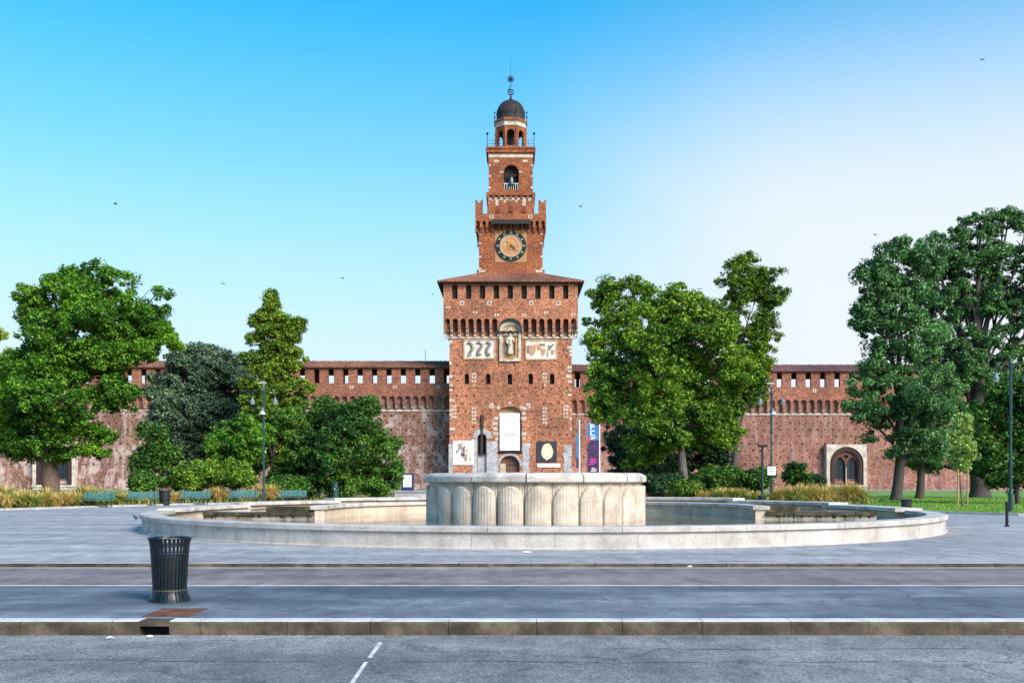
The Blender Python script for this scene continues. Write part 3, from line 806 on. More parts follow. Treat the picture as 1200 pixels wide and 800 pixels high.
# --- carved shield panels
def panel(l, name, kind):
    u0, u1, z0, z1 = l[0][0], l[1][0], l[0][1], l[2][1]
    o = MB().box(u0, u1, HW - .2, HW + .05, z0, z1, 0, Tf).build(name, M['panel_stone'], tower)
    b = MB()
    b.solid([l, rect(u0 + .22, u1 - .22, z0 + .22, z1 - .22)], Tf, HW + .14, HW + .04, 0)
    b.build('frame', M['cream'], o)
    W, H = u1 - u0, z1 - z0
    d = MB()
    dark = plain('emblem_grey', (.17, .165, .18), .7); gre = plain('emblem_green', (.16, .2, .12), .7)
    red = plain('emblem_red', (.46, .22, .12), .7); blu = plain('emblem_blue', (.3, .38, .5), .7)
    for i in range(3):
        d.cut(); cu = u0 + W * (.21 + .29 * i); cz = (z0 + z1) / 2
        if kind == 'crest':
            # helm with mantling over a twisting snake-like crest
            path = [Tf(cu + .42 * math.sin(t * 4.2 + i) * (1 - .35 * t), HW + .1, cz + 1.0 - 2.1 * t) for t in [k / 14 for k in range(15)]]
            d.tube(path, [.10 + .16 * math.sin(PI * (k + 2) / 18) for k in range(15)], 8, 1 if i == 0 else 0)
            d.tube([Tf(cu - .5, HW + .1, cz + .95), Tf(cu - .1, HW + .1, cz + 1.1), Tf(cu + .45, HW + .1, cz + .75)], [.1, .24, .12], 8, 0)
            d.tube([Tf(cu - .35, HW + .1, cz - .95), Tf(cu + .25, HW + .1, cz - .75)], [.18, .22], 8, 3 if i == 0 else 0)
        else:
            def shield(cu, cz, w, h, mi):
                s = [(cu - w, cz + h), (cu + w, cz + h), (cu + w, cz), (cu + w * .6, cz - h * .65), (cu, cz - h), (cu - w * .6, cz - h * .65), (cu - w, cz)]
                d.solid([s], Tf, HW + .12, HW + .04, mi)
            if i == 0: shield(cu, cz - .1, .62, .85, 2); d.box(cu - .06, cu + .06, HW + .1, HW + .15, cz - .6, cz + .6, 3, Tf); d.box(cu - .75, cu - .5, HW + .05, HW + .14, cz - .5, cz + .7, 0, Tf)
            elif i == 1: shield(cu - .35, cz + .4, .34, .45, 2); shield(cu + .3, cz - .35, .36, .5, 2); d.tube([Tf(cu - .3, HW + .1, cz + .95), Tf(cu + .6, HW + .1, cz + .8)], [.08, .16], 6, 0)
            else: shield(cu - .15, cz + .35, .3, .4, 0); shield(cu + .3, cz - .4, .28, .38, 2); d.tube([Tf(cu - .5, HW + .1, cz - .9), Tf(cu - .4, HW + .1, cz + .2)], [.15, .08], 6, 3); d.tube([Tf(cu + .4, HW + .1, cz + .9), Tf(cu + .15, HW + .1, cz + .6)], [.16, .08], 6, 0)
    d.parts('emblem', [dark, gre, red, blu], o)
panel(panelA, 'crest_panel', 'crest'); panel(panelB, 'shield_panel', 'shield')

# --- main roof
EO, zE = 11.75, 33.15
r2 = 5.3
b = MB()
ring = [(EO, zE), (EO, zE + .16), (r2, 35.75)]
for T in (Tf, Tl, Tr, Tb):
    b.add([T(-EO, EO, zE), T(EO, EO, zE), T(EO, EO, zE + .16), T(-EO, EO, zE + .16)], [(0,1,2,3)], 0)
    n_ = 44
    for i in range(n_):                              # rows of curved tiles
        a, c = -1 + 2 * i / n_, -1 + 2 * (i + 1) / n_; m_ = (a + c) / 2
        A = [T(a * EO, EO, zE + .16), T(m_ * EO, EO, zE + .27), T(c * EO, EO, zE + .16), T(c * r2, r2, 35.75), T(m_ * r2, r2, 35.83), T(a * r2, r2, 35.75)]
        b.add(A, [(0,1,4,5),(1,2,3,4),(0,2,1)], 0)
    b.add([T(-EO, EO, zE), T(EO, EO, zE), T(HO - .3, HO - .3, zE + .05), T(-HO + .3, HO - .3, zE + .05)], [(0,1,2,3)], 1)
    for i in range(24):
        u = -EO + .4 + i * (2 * EO - .8) / 23; b.box(u - .07, u + .07, HO - .1, EO - .06, zE - .17, zE - .012, 1, T)
b.build('roof', [M['roof_tile'], M['timber']], tower)

# --- second stage with the clock
w2, o2 = 5.28, 5.85
z20, z2a, z2c, z2m = 34.5, 42.7, 45.5, 47.75
b = MB()
b.box(-5.62, 5.62, -5.62, 5.62, z20, 36.3, 0, Tf)
b.box(-w2, w2, -w2, w2, 36.3, z2a + 1.2, 0, Tf)
clk = (U(598.7, w2), ZZ(288.3, w2))
for T in (Tf, Tl, Tr, Tb):
    e = 0 if T in (Tf, Tb) else .5
    lp, pp, hh = arcade_loop(-o2 + e, o2 - e, z2a + .5, z2a + 1.65, z2c, .95, .55)
    b.solid([lp], T, o2, o2 - .5)
    for i in range(6):
        cu = -5.22 + 2.088 * i; h = .63
        if e and i in (0, 5): continue
        m_ = [(cu - h, z2c - .01), (cu + h, z2c - .01), (cu + h, z2m), (cu + h * .72, z2m + .12), (cu, z2m - .55), (cu - h * .72, z2m + .12), (cu - h, z2m)]
        b.solid([m_], T, o2, o2 - .5)
    corbel_row(b, T, -o2 + e, o2 - e, .95, w2, .56, z2a - .25, z2a + .95, .36, (0, 0))
b.box(-o2 + .5, o2 - .5, -o2 + .5, o2 - .5, 44.2, 44.4, 0, Tf)
b.build('clock_stage_wall', M['upper_brick'], tower)
b = MB()
holes_on(b, Tf, w2, -4.9, 5.0, 37, 42.6, 1.1, 1.0, [(clk[0] - 2.9, clk[0] + 2.9, 36.9, 43.5)], s=.1)
holes_on(b, Tf, o2, -5.4, 5.5, 44.6, 45.3, 1.7, 1.0, [], s=.09)
b.build('putlog_hole_shade', M['hole_shade'], tower)['kind'] = 'stuff'
b = MB()
for sg in (-1, 1):
    for z in (36.4, 38.4, 40.6, 42.2):
        ua, ub = (w2 - .35, w2 + .02) if sg > 0 else (-w2 - .02, -w2 + .4)
        b.box(ua, ub, w2 - .4, w2 + .02, z, z + .3, 1, Tf); b.cut()
    u = sg * 4.7; b.box(u - .55, u + .55, 5.5, 5.65, 35.9, 36.25, 1, Tf); b.cut()
    u = clk[0] + sg * 3.2; b.box(u - .36, u + .36, o2 - .2, o2 + .02, 44.75, 45.35, 1, Tf); b.box(u - .14, u + .14, o2 - .2, o2 + .03, 44.92, 45.2, 0, Tf); b.cut()
b.parts('marked_stone', [M['hole_shade'], M['white_stone']], tower)
clock = MB().box(clk[0] - 2.62, clk[0] + 2.62, w2 - .2, w2 + .08, clk[1] - 2.7, clk[1] + 2.7, 0, Tf).build('clock', plain('clock_ground', (.36, .205, .10), .8), tower)
def disc(b, cu, cz, r, w0, w1, mi=0, ri=0, n=48, T=Tf):
    o_ = [(cu + r * math.cos(2*PI*k/n), cz + r * math.sin(2*PI*k/n)) for k in range(n)]
    lo = [o_]
    if ri: lo.append([(cu + ri * math.cos(2*PI*k/n), cz + ri * math.sin(2*PI*k/n)) for k in range(n)])
    b.solid(lo, T, w0, w1, mi)
b = MB(); disc(b, *clk, 2.55, w2 + .2, w2 + .06, 0, 1.8); disc(b, *clk, 1.80, w2 + .15, w2 + .06, 1, 1.2); disc(b, *clk, 1.2, w2 + .13, w2 + .06, 2)
disc(b, *clk, 1.86, w2 + .24, w2 + .1, 2, 1.76); disc(b, *clk, 1.24, w2 + .19, w2 + .1, 3, 1.16)
b.build('dial', [M['clock_green'], M['clock_pink'], M['cream'], M['gold']], clock)
for k in range(12):
    t = 2 * PI * k / 12; b = MB(); disc(b, clk[0] + 2.17 * math.cos(t), clk[1] + 2.17 * math.sin(t), .2, w2 + .25, w2 + .15, 0, n=14)
    b.build('hour_mark', M['clock_dot'], clock)
b = MB(); st = []
for k in range(32):
    t = 2 * PI * k / 32; r = (1.12 if k % 4 == 0 else .85 if k % 2 == 0 else .42); st.append((clk[0] + r * math.sin(t), clk[1] + r * math.cos(t)))
b.solid([st], Tf, w2 + .22, w2 + .1, 0); disc(b, *clk, .33, w2 + .27, w2 + .2, 1, n=20)
b.build('sun_emblem', [M['gold'], plain('deep_red_enamel', (.3, .06, .03), .5)], clock)
b = MB()
a = R_(-38); b.solid([[(clk[0] - .07, clk[1] - .05), (clk[0] + .07, clk[1] + .05), (clk[0] + 1.75 * math.cos(a), clk[1] + 1.75 * math.sin(a))]], Tf, w2 + .33, w2 + .29, 0)
b.build('clock_hand', M['iron'], clock)
b = MB()
cw = 3.35
b.add([Tf(clk[0]-cw, o2+.85, 43.75), Tf(clk[0]+cw, o2+.85, 43.75), Tf(clk[0]+cw-.25, o2+.0, 44.55), Tf(clk[0]-cw+.25, o2+.0, 44.55),
       Tf(clk[0]-cw, o2+.85, 43.62), Tf(clk[0]+cw, o2+.85, 43.62), Tf(clk[0]+cw-.25, o2, 43.9), Tf(clk[0]-cw+.25, o2, 43.9)], [(0,1,2,3),(4,5,6,7),(0,1,5,4),(1,2,6,5),(0,3,7,4)], 0)
for i in range(11):
    u = clk[0] - cw + .3 + i * (2 * cw - .6) / 10; b.box(u - .09, u + .09, w2, o2 + .6, 43.35, 43.6, 1, Tf); b.box(u - .09, u + .09, w2, o2 + .25, 43.05, 43.345, 1, Tf)
b.build('clock_canopy', [M['slate'], M['timber']], tower)

# --- bell stage
w3 = 3.68
z30, z31 = 44.3, 57.1
hollow = arch(U(590.2, w3), U(608, w3), ZZ(222, w3), ZZ(193, w3))
b = MB()
for T in (Tf, Tl, Tr, Tb):
    e = 0 if T in (Tf, Tb) else .9
    b.solid([rect(-w3 + e, w3 - e, 49.3, 56.2), hollow], T, w3, w3 - .9)
b.box(-w3 - .22, w3 + .22, -w3 - .22, w3 + .22, z30, 47.35, 0, Tf)
b.box(-w3 - .10, w3 + .10, -w3 - .10, w3 + .10, 48.75, 49.05, 0, Tf)
b.box(-w3 - .42, w3 + .42, -w3 - .42, w3 + .42, 49.05, 49.55, 0, Tf)
b.box(-w3 - .12, w3 + .12, -w3 - .12, w3 + .12, 56.0, 56.25, 0, Tf)
b.box(-w3 - .30, w3 + .30, -w3 - .30, w3 + .30, 56.25, 56.85, 0, Tf)
b.box(-w3 - .46, w3 + .46, -w3 - .46, w3 + .46, 56.85, 57.15, 0, Tf)
for T in (Tf, Tl, Tr):
    for i in range(9):
        u = -w3 - .1 + i * (2 * w3 + .2) / 8; b.box(u - .2, u + .2, w3 - .1, w3 + .33, 48.55, 49.04, 0, T)
b.build('bell_stage_wall', M['upper_brick'], tower)
b = MB()
b.box(-w3 - .12, w3 + .12, -w3 - .12, w3 + .12, 47.36, 48.74, 0, Tf)
b.cut(); b.box(-w3 - .04, w3 + .04, -w3 - .04, w3 + .04, 55.45, 55.95, 0, Tf); b.cut()
for T in (Tf, Tl, Tr):
    for u in (-2.4, 2.4): b.cut(); b.box(u - .4, u + .4, w3 - .1, w3 + .025, 54.7, 55.05, 0, T)
    for u in (U(590.2, w3) - .35, U(608, w3) + .35): b.cut(); b.box(u - .3, u + .3, w3 - .1, w3 + .03, 52.9, 53.15, 0, T)
for z in (50.3, 52.2, 54.0):
    for ua, ub in ((w3 - .35, w3 + .02), (-w3 - .02, -w3 + .35)): b.cut(); b.box(ua, ub, w3 - .3, w3 + .02, z, z + .28, 0, Tf)
b.parts('white_band', M['white_stone'], tower)
b = MB()                                                    # dark swallow-tail pattern on the frieze
for T in (Tf, Tl, Tr):
    for i in range(5):
        u = -3.1 + i * 1.55
        b.solid([[(u - .42, 47.37), (u + .42, 47.37), (u + .42, 48.25), (u + .25, 48.4), (u, 48.1), (u - .25, 48.4), (u - .42, 48.25)]], T, w3 + .15, w3 + .05)
b.build('frieze_pattern', M['upper_brick'], tower)
b = MB(); b.box(-w3 + .95, w3 - .95, -w3 + .95, w3 - .95, 49.6, 56.2, 0, Tf)
b.build('bell_chamber', M['void'], tower)
cu = (U(590.2, w3) + U(608, w3)) / 2
bx, by, bz = Tf(cu, w3 - .45, 50.9)
bell = MB().lathe([(.0, 1.55), (.2, 1.5), (.34, 1.3), (.42, .9), (.52, .45), (.72, .08), (.76, 0), (.66, 0), (.4, .5), (0, .6)], 24, (bx, by, bz)).build('bell', M['bronze'], tower, smooth=True)
b = MB(); b.tube([(bx - 1.2, by, bz + 1.7), (bx + 1.2, by, bz + 1.7)], .11, 8); b.tube([(bx, by, bz + 1.5), (bx, by, bz + 1.75)], .1, 8)
b.build('bell_yoke', M['timber'], bell)
b = MB()
for i in range(7):
    u = cu - 1.1 + i * .366; b.box(u - .035, u + .035, w3 - .14, w3 - .06, ZZ(222, w3), ZZ(222, w3) + 1.0, 0, Tf)
b.box(cu - 1.27, cu + 1.27, w3 - .14, w3 - .06, ZZ(222, w3) + .96, ZZ(222, w3) + 1.05, 0, Tf)
b.build('bell_railing', M['white_paint'], tower)

# --- railing with posts on top of the bell stage, octagonal lantern, dome, finial
b = MB()
for T in (Tf, Tl, Tr, Tb):
    for i in range(9):
        u = -3.9 + i * .975; b.tube([T(u, 3.9, 57.15), T(u, 3.9, 58.25)], .03, 5)
    for z in (57.7, 58.25): b.tube([T(-3.9, 3.9, z), T(3.9, 3.9, z)], .028, 5)
    b.tube([T(-3.9, 3.9, 57.15), T(-3.9, 3.9, 59.2)], .06, 6); b.lathe([(0, -.22), (.18, -.12), (.22, .0), (.16, .16), (0, .22)], 10, T(-3.9, 3.9, 59.35))
b.build('roof_railing', M['iron'], tower)
LR = 2.72
lz0, lz1 = 57.15, 61.2
lan = MB()
ph = PI / 8
for k in range(8):
    t0 = 2 * PI * k / 8 + ph; t1 = 2 * PI * (k + 1) / 8 + ph
    A = Vector((math.cos(t0), math.sin(t0), 0)) * LR; B = Vector((math.cos(t1), math.sin(t1), 0)) * LR
    mid = (A + B) / 2; nrm = mid.normalized(); tg = (B - A).normalized(); hl = (B - A).length / 2
    def T(u, w, z, mid=mid, nrm=nrm, tg=tg): q = mid + tg * u + nrm * w; return (CX + q.x, CY + q.y, z)
    lan.solid([rect(-hl, hl, lz0, lz1), arch(-hl + .42, hl - .42, lz0 + .75, lz1 - .55)], T, 0, -.42)
    lan.box(hl - .2, hl + .2, -.15, .12, lz0, lz1, 0, T)
lan.build('lantern_wall', M['upper_brick'], tower)
c0 = (CX, CY, 0)
MB().lathe([(0, 57.2), (1.15, 57.2), (1.15, 61.2), (0, 61.2)], 16, c0).build('lantern_core', M['void'], tower)
b = MB(); b.lathe([(2.5, 61.2), (2.85, 61.25), (2.85, 61.5), (2.72, 61.55), (2.72, 62.0), (2.95, 62.1)], 8, c0, 0, phase=ph)
b.build('lantern_frieze', M['white_stone'], tower)
b = MB(); b.lathe([(2.72, 62.05), (3.02, 62.12), (3.08, 62.35), (2.95, 62.5), (2.75, 62.62), (2.55, 62.7)], 8, c0, 0, phase=ph)
b.build('lantern_cornice', M['upper_brick'], tower)
for k in range(8):
    b = MB(); t = 2 * PI * k / 8 + ph; x_, y_ = CX + 2.95 * math.cos(t), CY + 2.95 * math.sin(t)
    b.tube([(x_, y_, 62.3), (x_, y_, 63.7)], .05, 6); b.lathe([(0, -.18), (.16, -.05), (.16, .08), (0, .2)], 8, (x_, y_, 63.85))
    b.build('pinnacle', M['iron'], tower)
b = MB()
prof = [(2.5, 62.6), (2.48, 63.0), (2.42, 63.1), (2.42, 63.75), (2.48, 63.85), (2.4, 63.95)] + [(2.37 * math.cos(t), 63.95 + 2.35 * math.sin(t)) for t in [PI / 2 * k / 9 for k in range(1, 9)]] + [(.3, 66.35), (.25, 66.7), (0, 66.75)]
b.lathe(prof, 32, c0)
for k in range(16):
    t = 2 * PI * k / 16
    b.tube([(CX + r * 1.01 * math.cos(t), CY + r * 1.01 * math.sin(t), z) for r, z in prof[5:14]], .05, 5)
b.build('dome', M['slate'], tower, smooth=True)
b = MB()
b.lathe([(0, 66.6), (.12, 66.7), (.16, 67.0), (.1, 67.2), (.1, 67.25)], 12, c0)
def ringxz(b, cx, cz, R, r, n=20): b.tube([(CX + cx + R * math.cos(2*PI*k/n), CY, cz + R * math.sin(2*PI*k/n)) for k in range(n + 1)], r, 6)
ringxz(b, 0, 67.75, .48, .10); ringxz(b, 0, 67.75, .18, .07)
b.tube([(CX, CY, 67.2), (CX - .35, CY, 68.35), (CX - .1, CY, 68.7), (CX + .12, CY, 68.9), (CX, CY, 69.3), (CX, CY, 73.9)], [.07, .06, .07, .06, .06, .02], 6)
b.lathe([(0, -.3), (.22, -.2), (.3, 0), (.22, .2), (0, .3)], 14, (CX, CY, 69.95))
ringxz(b, 0, 69.95, .48, .06)
for k in range(12):
    t = 2 * PI * k / 12; b.tube([(CX + .3 * math.cos(t), CY, 69.95 + .3 * math.sin(t)), (CX + .72 * math.cos(t), CY, 69.95 + .72 * math.sin(t))], [.06, .01], 5)
b.build('finial', M['iron'], tower)

# ------------------------------------------------------------------ castle curtain walls
WD = 170.2
def curtain(x0, x1, dz, lower, upper, rooftop, label, seed, lights):
    rn = random.Random(seed)
    t = thing('castle_wall', label, 'wall', ((x0 + x1) / 2, WD, 0))
    T = FR(0, WD, 0)
    w0 = .62
    b = MB()
    b.solid([rect(x0, x1, -.6, 16 + dz)], T, 0, -1.4)
    b.add([T(x0, .9, -.6), T(x1, .9, -.6), T(x1, .004, 3.6), T(x0, .004, 3.6)], [(0,1,2,3)], 0)
    b.build('lower_wall', lower, t)
    pit = 1.305
    n_op = int((x1 - x0) / 2.39)
    ops = []
    for i in range(n_op):
        u = (x0 + 1.2 + 2.39 * i) if x0 > 0 else (x1 - .75 - 2.39 * i)
        if x0 + .6 < u < x1 - .3: ops.append(rect(u - .45, u + .45, 17.6 + dz, 20.0 + dz))
    b = MB()
    lp, pp, hh = arcade_loop(x0, x1, 13.9 + dz, 15.5 + dz, 16.4 + dz, pit, .70)
    b.solid([lp], T, w0, w0 - .45)
    b.solid([rect(x0, x1, 16.4 + dz, 20.25 + dz)] + ops, T, w0, w0 - .7)
    b.build('parapet_wall', upper, t)
    b = MB()
    k = max(1, round((x1 - x0) / pit)); p = (x1 - x0) / k
    for i in range(k + 1):
        u = x0 + p * i
        for j in range(4):
            za, zb = 13.3 + dz + .36 * j, 13.3 + dz + .36 * (j + 1) - .004
            b.box(max(x0, u - .18), min(x1, u + .18), -.2, w0 * (.3 + .7 * (j + 1) / 4) - .003, za, zb, j % 2, T)
        if abs(u) < 72: b.cut()
    b.cut(); b.box(x0, x1, -.2, .12, 13.0 + dz, 13.28 + dz, 1, T)
    b.parts('corbel', [upper, M['white_stone']], t)
    b = MB()                                              # covered walk behind the battlements: floor, far parapet, posts, lintel
    b.box(x0, x1, -4.2, -.1, 16.9 + dz, 17.2 + dz, 0, T)
    b.box(x0, x1, -4.2, -3.8, 17.2 + dz, 17.6 + dz, 0, T)
    b.box(x0, x1, -4.2, -3.8, 19.35 + dz, 20.9 + dz, 0, T)
    u = x0 + rn.uniform(0, 2)
    while u < x1:
        if not (lights == 'mixed' and False): b.box(u, u + (.55 if lights == 'open' else rn.choice([.5, .9, 1.1])), -4.18, -3.82, 17.6 + dz, 19.35 + dz, 0, T)
        u += 2.39 * 2 if lights == 'open' else rn.choice([2.39, 4.78, 4.78]) 
    b.build('covered_walk', upper, t)
    roof = MB(); n_ = int((x1 - x0) / .42)
    for i in range(n_):
        a, c = x0 + (x1 - x0) * i / n_, x0 + (x1 - x0) * (i + 1) / n_; m_ = (a + c) / 2
        zz = rn.uniform(-.03, .03)
        roof.add([T(a, 1.15, 20.3 + dz), T(m_, 1.15, 20.42 + dz), T(c, 1.15, 20.3 + dz), T(c, -1.9, 21.55 + dz + zz), T(m_, -1.9, 21.65 + dz + zz), T(a, -1.9, 21.55 + dz + zz), T(c, -4.9, 20.3 + dz), T(a, -4.9, 20.3 + dz)],
                 [(0,1,4,5),(1,2,3,4),(0,2,1),(5,4,3,6,7)], 0)
        roof.add([T(a, 1.15, 20.3 + dz), T(c, 1.15, 20.3 + dz), T(c, 1.15, 20.17 + dz), T(a, 1.15, 20.17 + dz)], [(0,1,2,3)], 0)
    roof.add([T(x0, 1.15, 20.17 + dz), T(x1, 1.15, 20.17 + dz), T(x1, -4.9, 20.28 + dz), T(x0, -4.9, 20.28 + dz)], [(0,1,2,3)], 1)
    u = x0 + .3
    while u < x1: roof.box(u - .06, u + .06, .63, 1.1, 20.0 + dz, 20.16 + dz, 1, T); u += 1.19
    roof.build('roof', [rooftop, M['timber']], t)
    global rnd
    rnd = rn
    b = MB()
    holes_on(b, T, .0, x0 + .5, x1 - .5, 4.2, 12.9 + dz, 1.25, 1.15, [], s=.15)
    holes_on(b, T, w0, x0 + .5, x1 - .5, 16.2 + dz, 16.5 + dz, 1.3, 1.0, [], s=.07)
    for i, o in enumerate(ops):
        if i % 3 == 1:
            u = (o[0][0] + o[1][0]) / 2 + 1.0
            q = MB(); q.box(u - .3, u + .3, w0 - .1, w0 + .02, 16.75 + dz, 17.25 + dz, 1, T); q.box(u - .12, u + .12, w0 - .1, w0 + .03, 16.9 + dz, 17.12 + dz, 0, T)
            q.build('marked_stone', [M['hole_shade'], M['white_stone']], t)
    b.build('putlog_hole_shade', M['hole_shade'], t)['kind'] = 'stuff'
    return t
wl = curtain(-125, CX - HW - .02, 0, M['old_brick'], M['old_brick_top'], M['roof_tile'], 'long weathered castle wall with whitish stains, left of the clock tower', 3, 'mixed')
wr = curtain(CX + HW + .02, 125, -.62, M['pink_brick'], M['old_brick_top'], M['roof_plum'], 'long pinkish brick castle wall dotted with holes, right of the clock tower', 5, 'open')

def gothic_window(parent, cx, half, z1, seed):
    T = FR(cx, WD - 1.0, 0)
    f = MB()
    f.solid([[(-half, -.4), (-half + .75, -.4), (-half + .75, z1 - 1.2)] + [( (half - .75) * math.cos(PI - PI * k / 14), z1 - 4.0 + 3.2 * math.sin(PI * k / 14)) for k in range(1, 14)] + [(half - .75, z1 - 4.0), (half - .75, -.4), (half, -.4), (half, z1), (-half, z1)]], T, .35, -.9) if False else \
    f.solid([rect(-half, half, -.4, z1), arch(-half + .52, half - .52, .75, z1 - .4, rise=half - .52, n=14)], T, .35, -.9)
    w = f.build('window', M['white_stone'], parent)
    a = MB(); h2 = half - .54
    a.solid([arch(-h2, h2, .76, z1 - .42, rise=h2, n=14), arch(-h2 + .75, h2 - .75, .77, z1 - 1.15, rise=h2 - .75, n=14)], T, .2, -.9)
    a.solid([arch(-h2 + .28, h2 - .28, .78, z1 - .70, rise=h2 - .28, n=14), arch(-h2 + .5, h2 - .5, .79, z1 - .92, rise=h2 - .5, n=14)], T, .27, .1, 1)
    a.build('archivolt', [plain('dark_terracotta', (.035, .017, .016), .9), M['timber']], w)
    g = MB(); h3 = h2 - .76
    g.solid([arch(-h3, h3, .8, z1 - 1.17, rise=h3, n=14), ogive(-h3 + .15, -.12, .95, z1 - 2.1), ogive(.12, h3 - .15, .95, z1 - 2.1), [(.38 * math.cos(2*PI*k/12), z1 - 2.0 + .3 * math.sin(2*PI*k/12)) for k in range(12)]], T, -.1, -.5)
    g.build('tracery', plain('terracotta_tracery', (.10, .045, .035), .9), w)
    p = MB(); p.box(-h3, h3, -.75, -.6, .7, z1 - 1.3, 0, T)
    p.build('pane', plain('dark_glass', (.02, .03, .04), .15), w)
    q = MB()
    for u in (-h3 * .5, h3 * .5): q.box(u - .04, u + .04, -.6, -.52, .9, z1 - 2.2, 0, T)
    for z in (1.6, 2.4, 3.2, 4.0): q.box(-h3 + .1, h3 - .1, -.6, -.53, z, z + .06, 0, T)
    q.build('glazing_bars', M['iron'], w)
    q = MB(); q.lathe([(.0, .9), (.16, .92), (.1, 1.1), (.09, 3.4), (.17, 3.6), (0, 3.62)], 10, (cx, WD - 1.0 + .05, 0)); q.box(-half - .1, half + .1, .3, .5, .45, .78, 0, T)
    q.build('column', M['white_stone'], w)
gothic_window(wr, X(991.5, WD - 1), 3.3, Z(520.5, WD - 1), 1)
gothic_window(wl, X(64, WD - 1), 3.5, Z(517, WD - 1), 2)
b = MB(); b.tube([P(498.5, 424, 171), P(498.5, 409, 171)], [.05, .03], 5); b.build('antenna', M['iron'], wl)

# posters and hanging banners on the tower: lightweight printed sheets on frames
def poster(name, label, px0, py0, px1, py1, d, base, extras):
    x0, x1, z0, z1 = X(px0, d), X(px1, d), Z(py1, d), Z(py0, d)
    t = thing(name, label, 'poster', ((x0 + x1) / 2, d, z0))
    MB().box(x0, x1, d, d + .08, z0, z1).build('sheet', base, t)
    extras(t, x0, x1, z0, z1, d)
    return t
def ex_left(t, x0, x1, z0, z1, d):
    r = random.Random(5); b = MB(); T = FR(0, d, 0)
    def blob(cu, cz, a, c, mi, n=11): b.solid([[(cu + a * (1 + r.uniform(-.3, .3)) * math.cos(2*PI*k/n), cz + c * (1 + r.uniform(-.3, .3)) * math.sin(2*PI*k/n)) for k in range(n)]], T, .01, -.02, mi)
    W, H = x1 - x0, z1 - z0
    for fx, fz, a, c, mi in ((.35, .75, .35, .5, 0), (.5, .55, .3, .7, 1), (.6, .35, .45, .5, 0), (.3, .3, .3, .4, 2), (.75, .8, .3, .25, 2), (.2, .55, .18, .3, 1), (.8, .5, .25, .5, 3), (.45, .15, .5, .22, 2), (.55, .72, .12, .3, 4), (.3, .62, .1, .35, 4), (.68, .6, .16, .2, 0), (.42, .42, .14, .3, 4), (.62, .2, .2, .18, 1), (.2, .82, .2, .15, 2), (.85, .25, .15, .3, 0), (.47, .88, .14, .12, 1)): blob(x0 + W * fx, z0 + H * fz, a, c, mi); b.cut()
    b.parts('printed_shape', [plain('print_sepia', (.34, .25, .2), .7, 0, .6, 3), plain('print_grey', (.2, .18, .2), .7, 0, .6, 3), plain('print_rose', (.6, .5, .48), .7), plain('print_cream', (.75, .66, .45), .7), plain('print_ink', (.1, .08, .09), .7)], t)
poster('poster', 'pale printed poster with sketched shapes, low on the tower left of the gate', 530.5, 516, 555, 544.5, TD - .16, plain('poster_cream', (.72, .67, .62), .7, 0, .15, 2), ex_left)
def ex_right(t, x0, x1, z0, z1, d):
    r = random.Random(9); b = MB(); T = FR(0, d, 0); W, H = x1 - x0, z1 - z0
    cu, cz = x0 + W * .53, z0 + H * .50
    b.solid([[(cu + .98 * (1 + r.uniform(-.14, .14)) * math.cos(2*PI*k/18), cz + 1.35 * (1 + r.uniform(-.12, .12)) * math.sin(2*PI*k/18)) for k in range(18)]], T, .012, -.02, 0)
    b.cut(); b.solid([[(cu - .5, cz + .5), (cu + .45, cz + .6), (cu + .3, cz + .2), (cu + .5, cz - .5), (cu - .4, cz - .6)]], T, .02, 0, 1)
    b.cut(); b.solid([rect(x0 + .1, x1 + .55, z0 - .85, z0 - .25)], T, .0, -.06, 2)
    b.parts('printed_shape', [plain('print_bone', (.62, .54, .36), .7, 0, .4, 2), plain('print_straw', (.72, .66, .5), .7, 0, .3, 2), M['banner_white']], t)
poster('poster', 'dark printed poster with a pale rounded shape, low on the tower right of the gate', 629, 517, 652.5, 541, TD - .16, plain('poster_navy', (.022, .024, .04), .5), ex_right)
def ex_mid(t, x0, x1, z0, z1, d):
    T = FR(0, d, 0); b = MB(); W, H = x1 - x0, z1 - z0
    cu = (x0 + x1) / 2
    for pts, rr in (([(-.15, .62), (.05, .66), (.15, .6)], .035), ([(.1, .55), (.2, .5), (.1, .46)], .03)):
        b.tube([T(cu + u * 2.0, .012, z0 + H * z) for u, z in pts], rr, 5)
    r = random.Random(3); prev = None
    pts = [T(cu - 1.05 + 2.1 * k / 16, .012, z0 + H * (.42 + .035 * math.sin(k * 1.7) + r.uniform(-.02, .02))) for k in range(17)]
    b.tube(pts, [.05 * (0.5 + r.random()) for _ in pts], 5)
    b.build('handwritten_line', plain('print_ink_grey', (.22, .22, .25), .7), t)
    q = MB(); q.solid([rect(x0 + .02, x1 - .02, z0 + H * .205, z0 + H * .225)], T, .006, -.02); q.build('seam', plain('seam_grey', (.35, .36, .38), .7), t)
poster('banner', 'tall white banner with faint grey scrawl filling the arch over the gate', 585.6, 484, 609.2, 527.5, TD + .25, M['banner_white'], ex_mid)

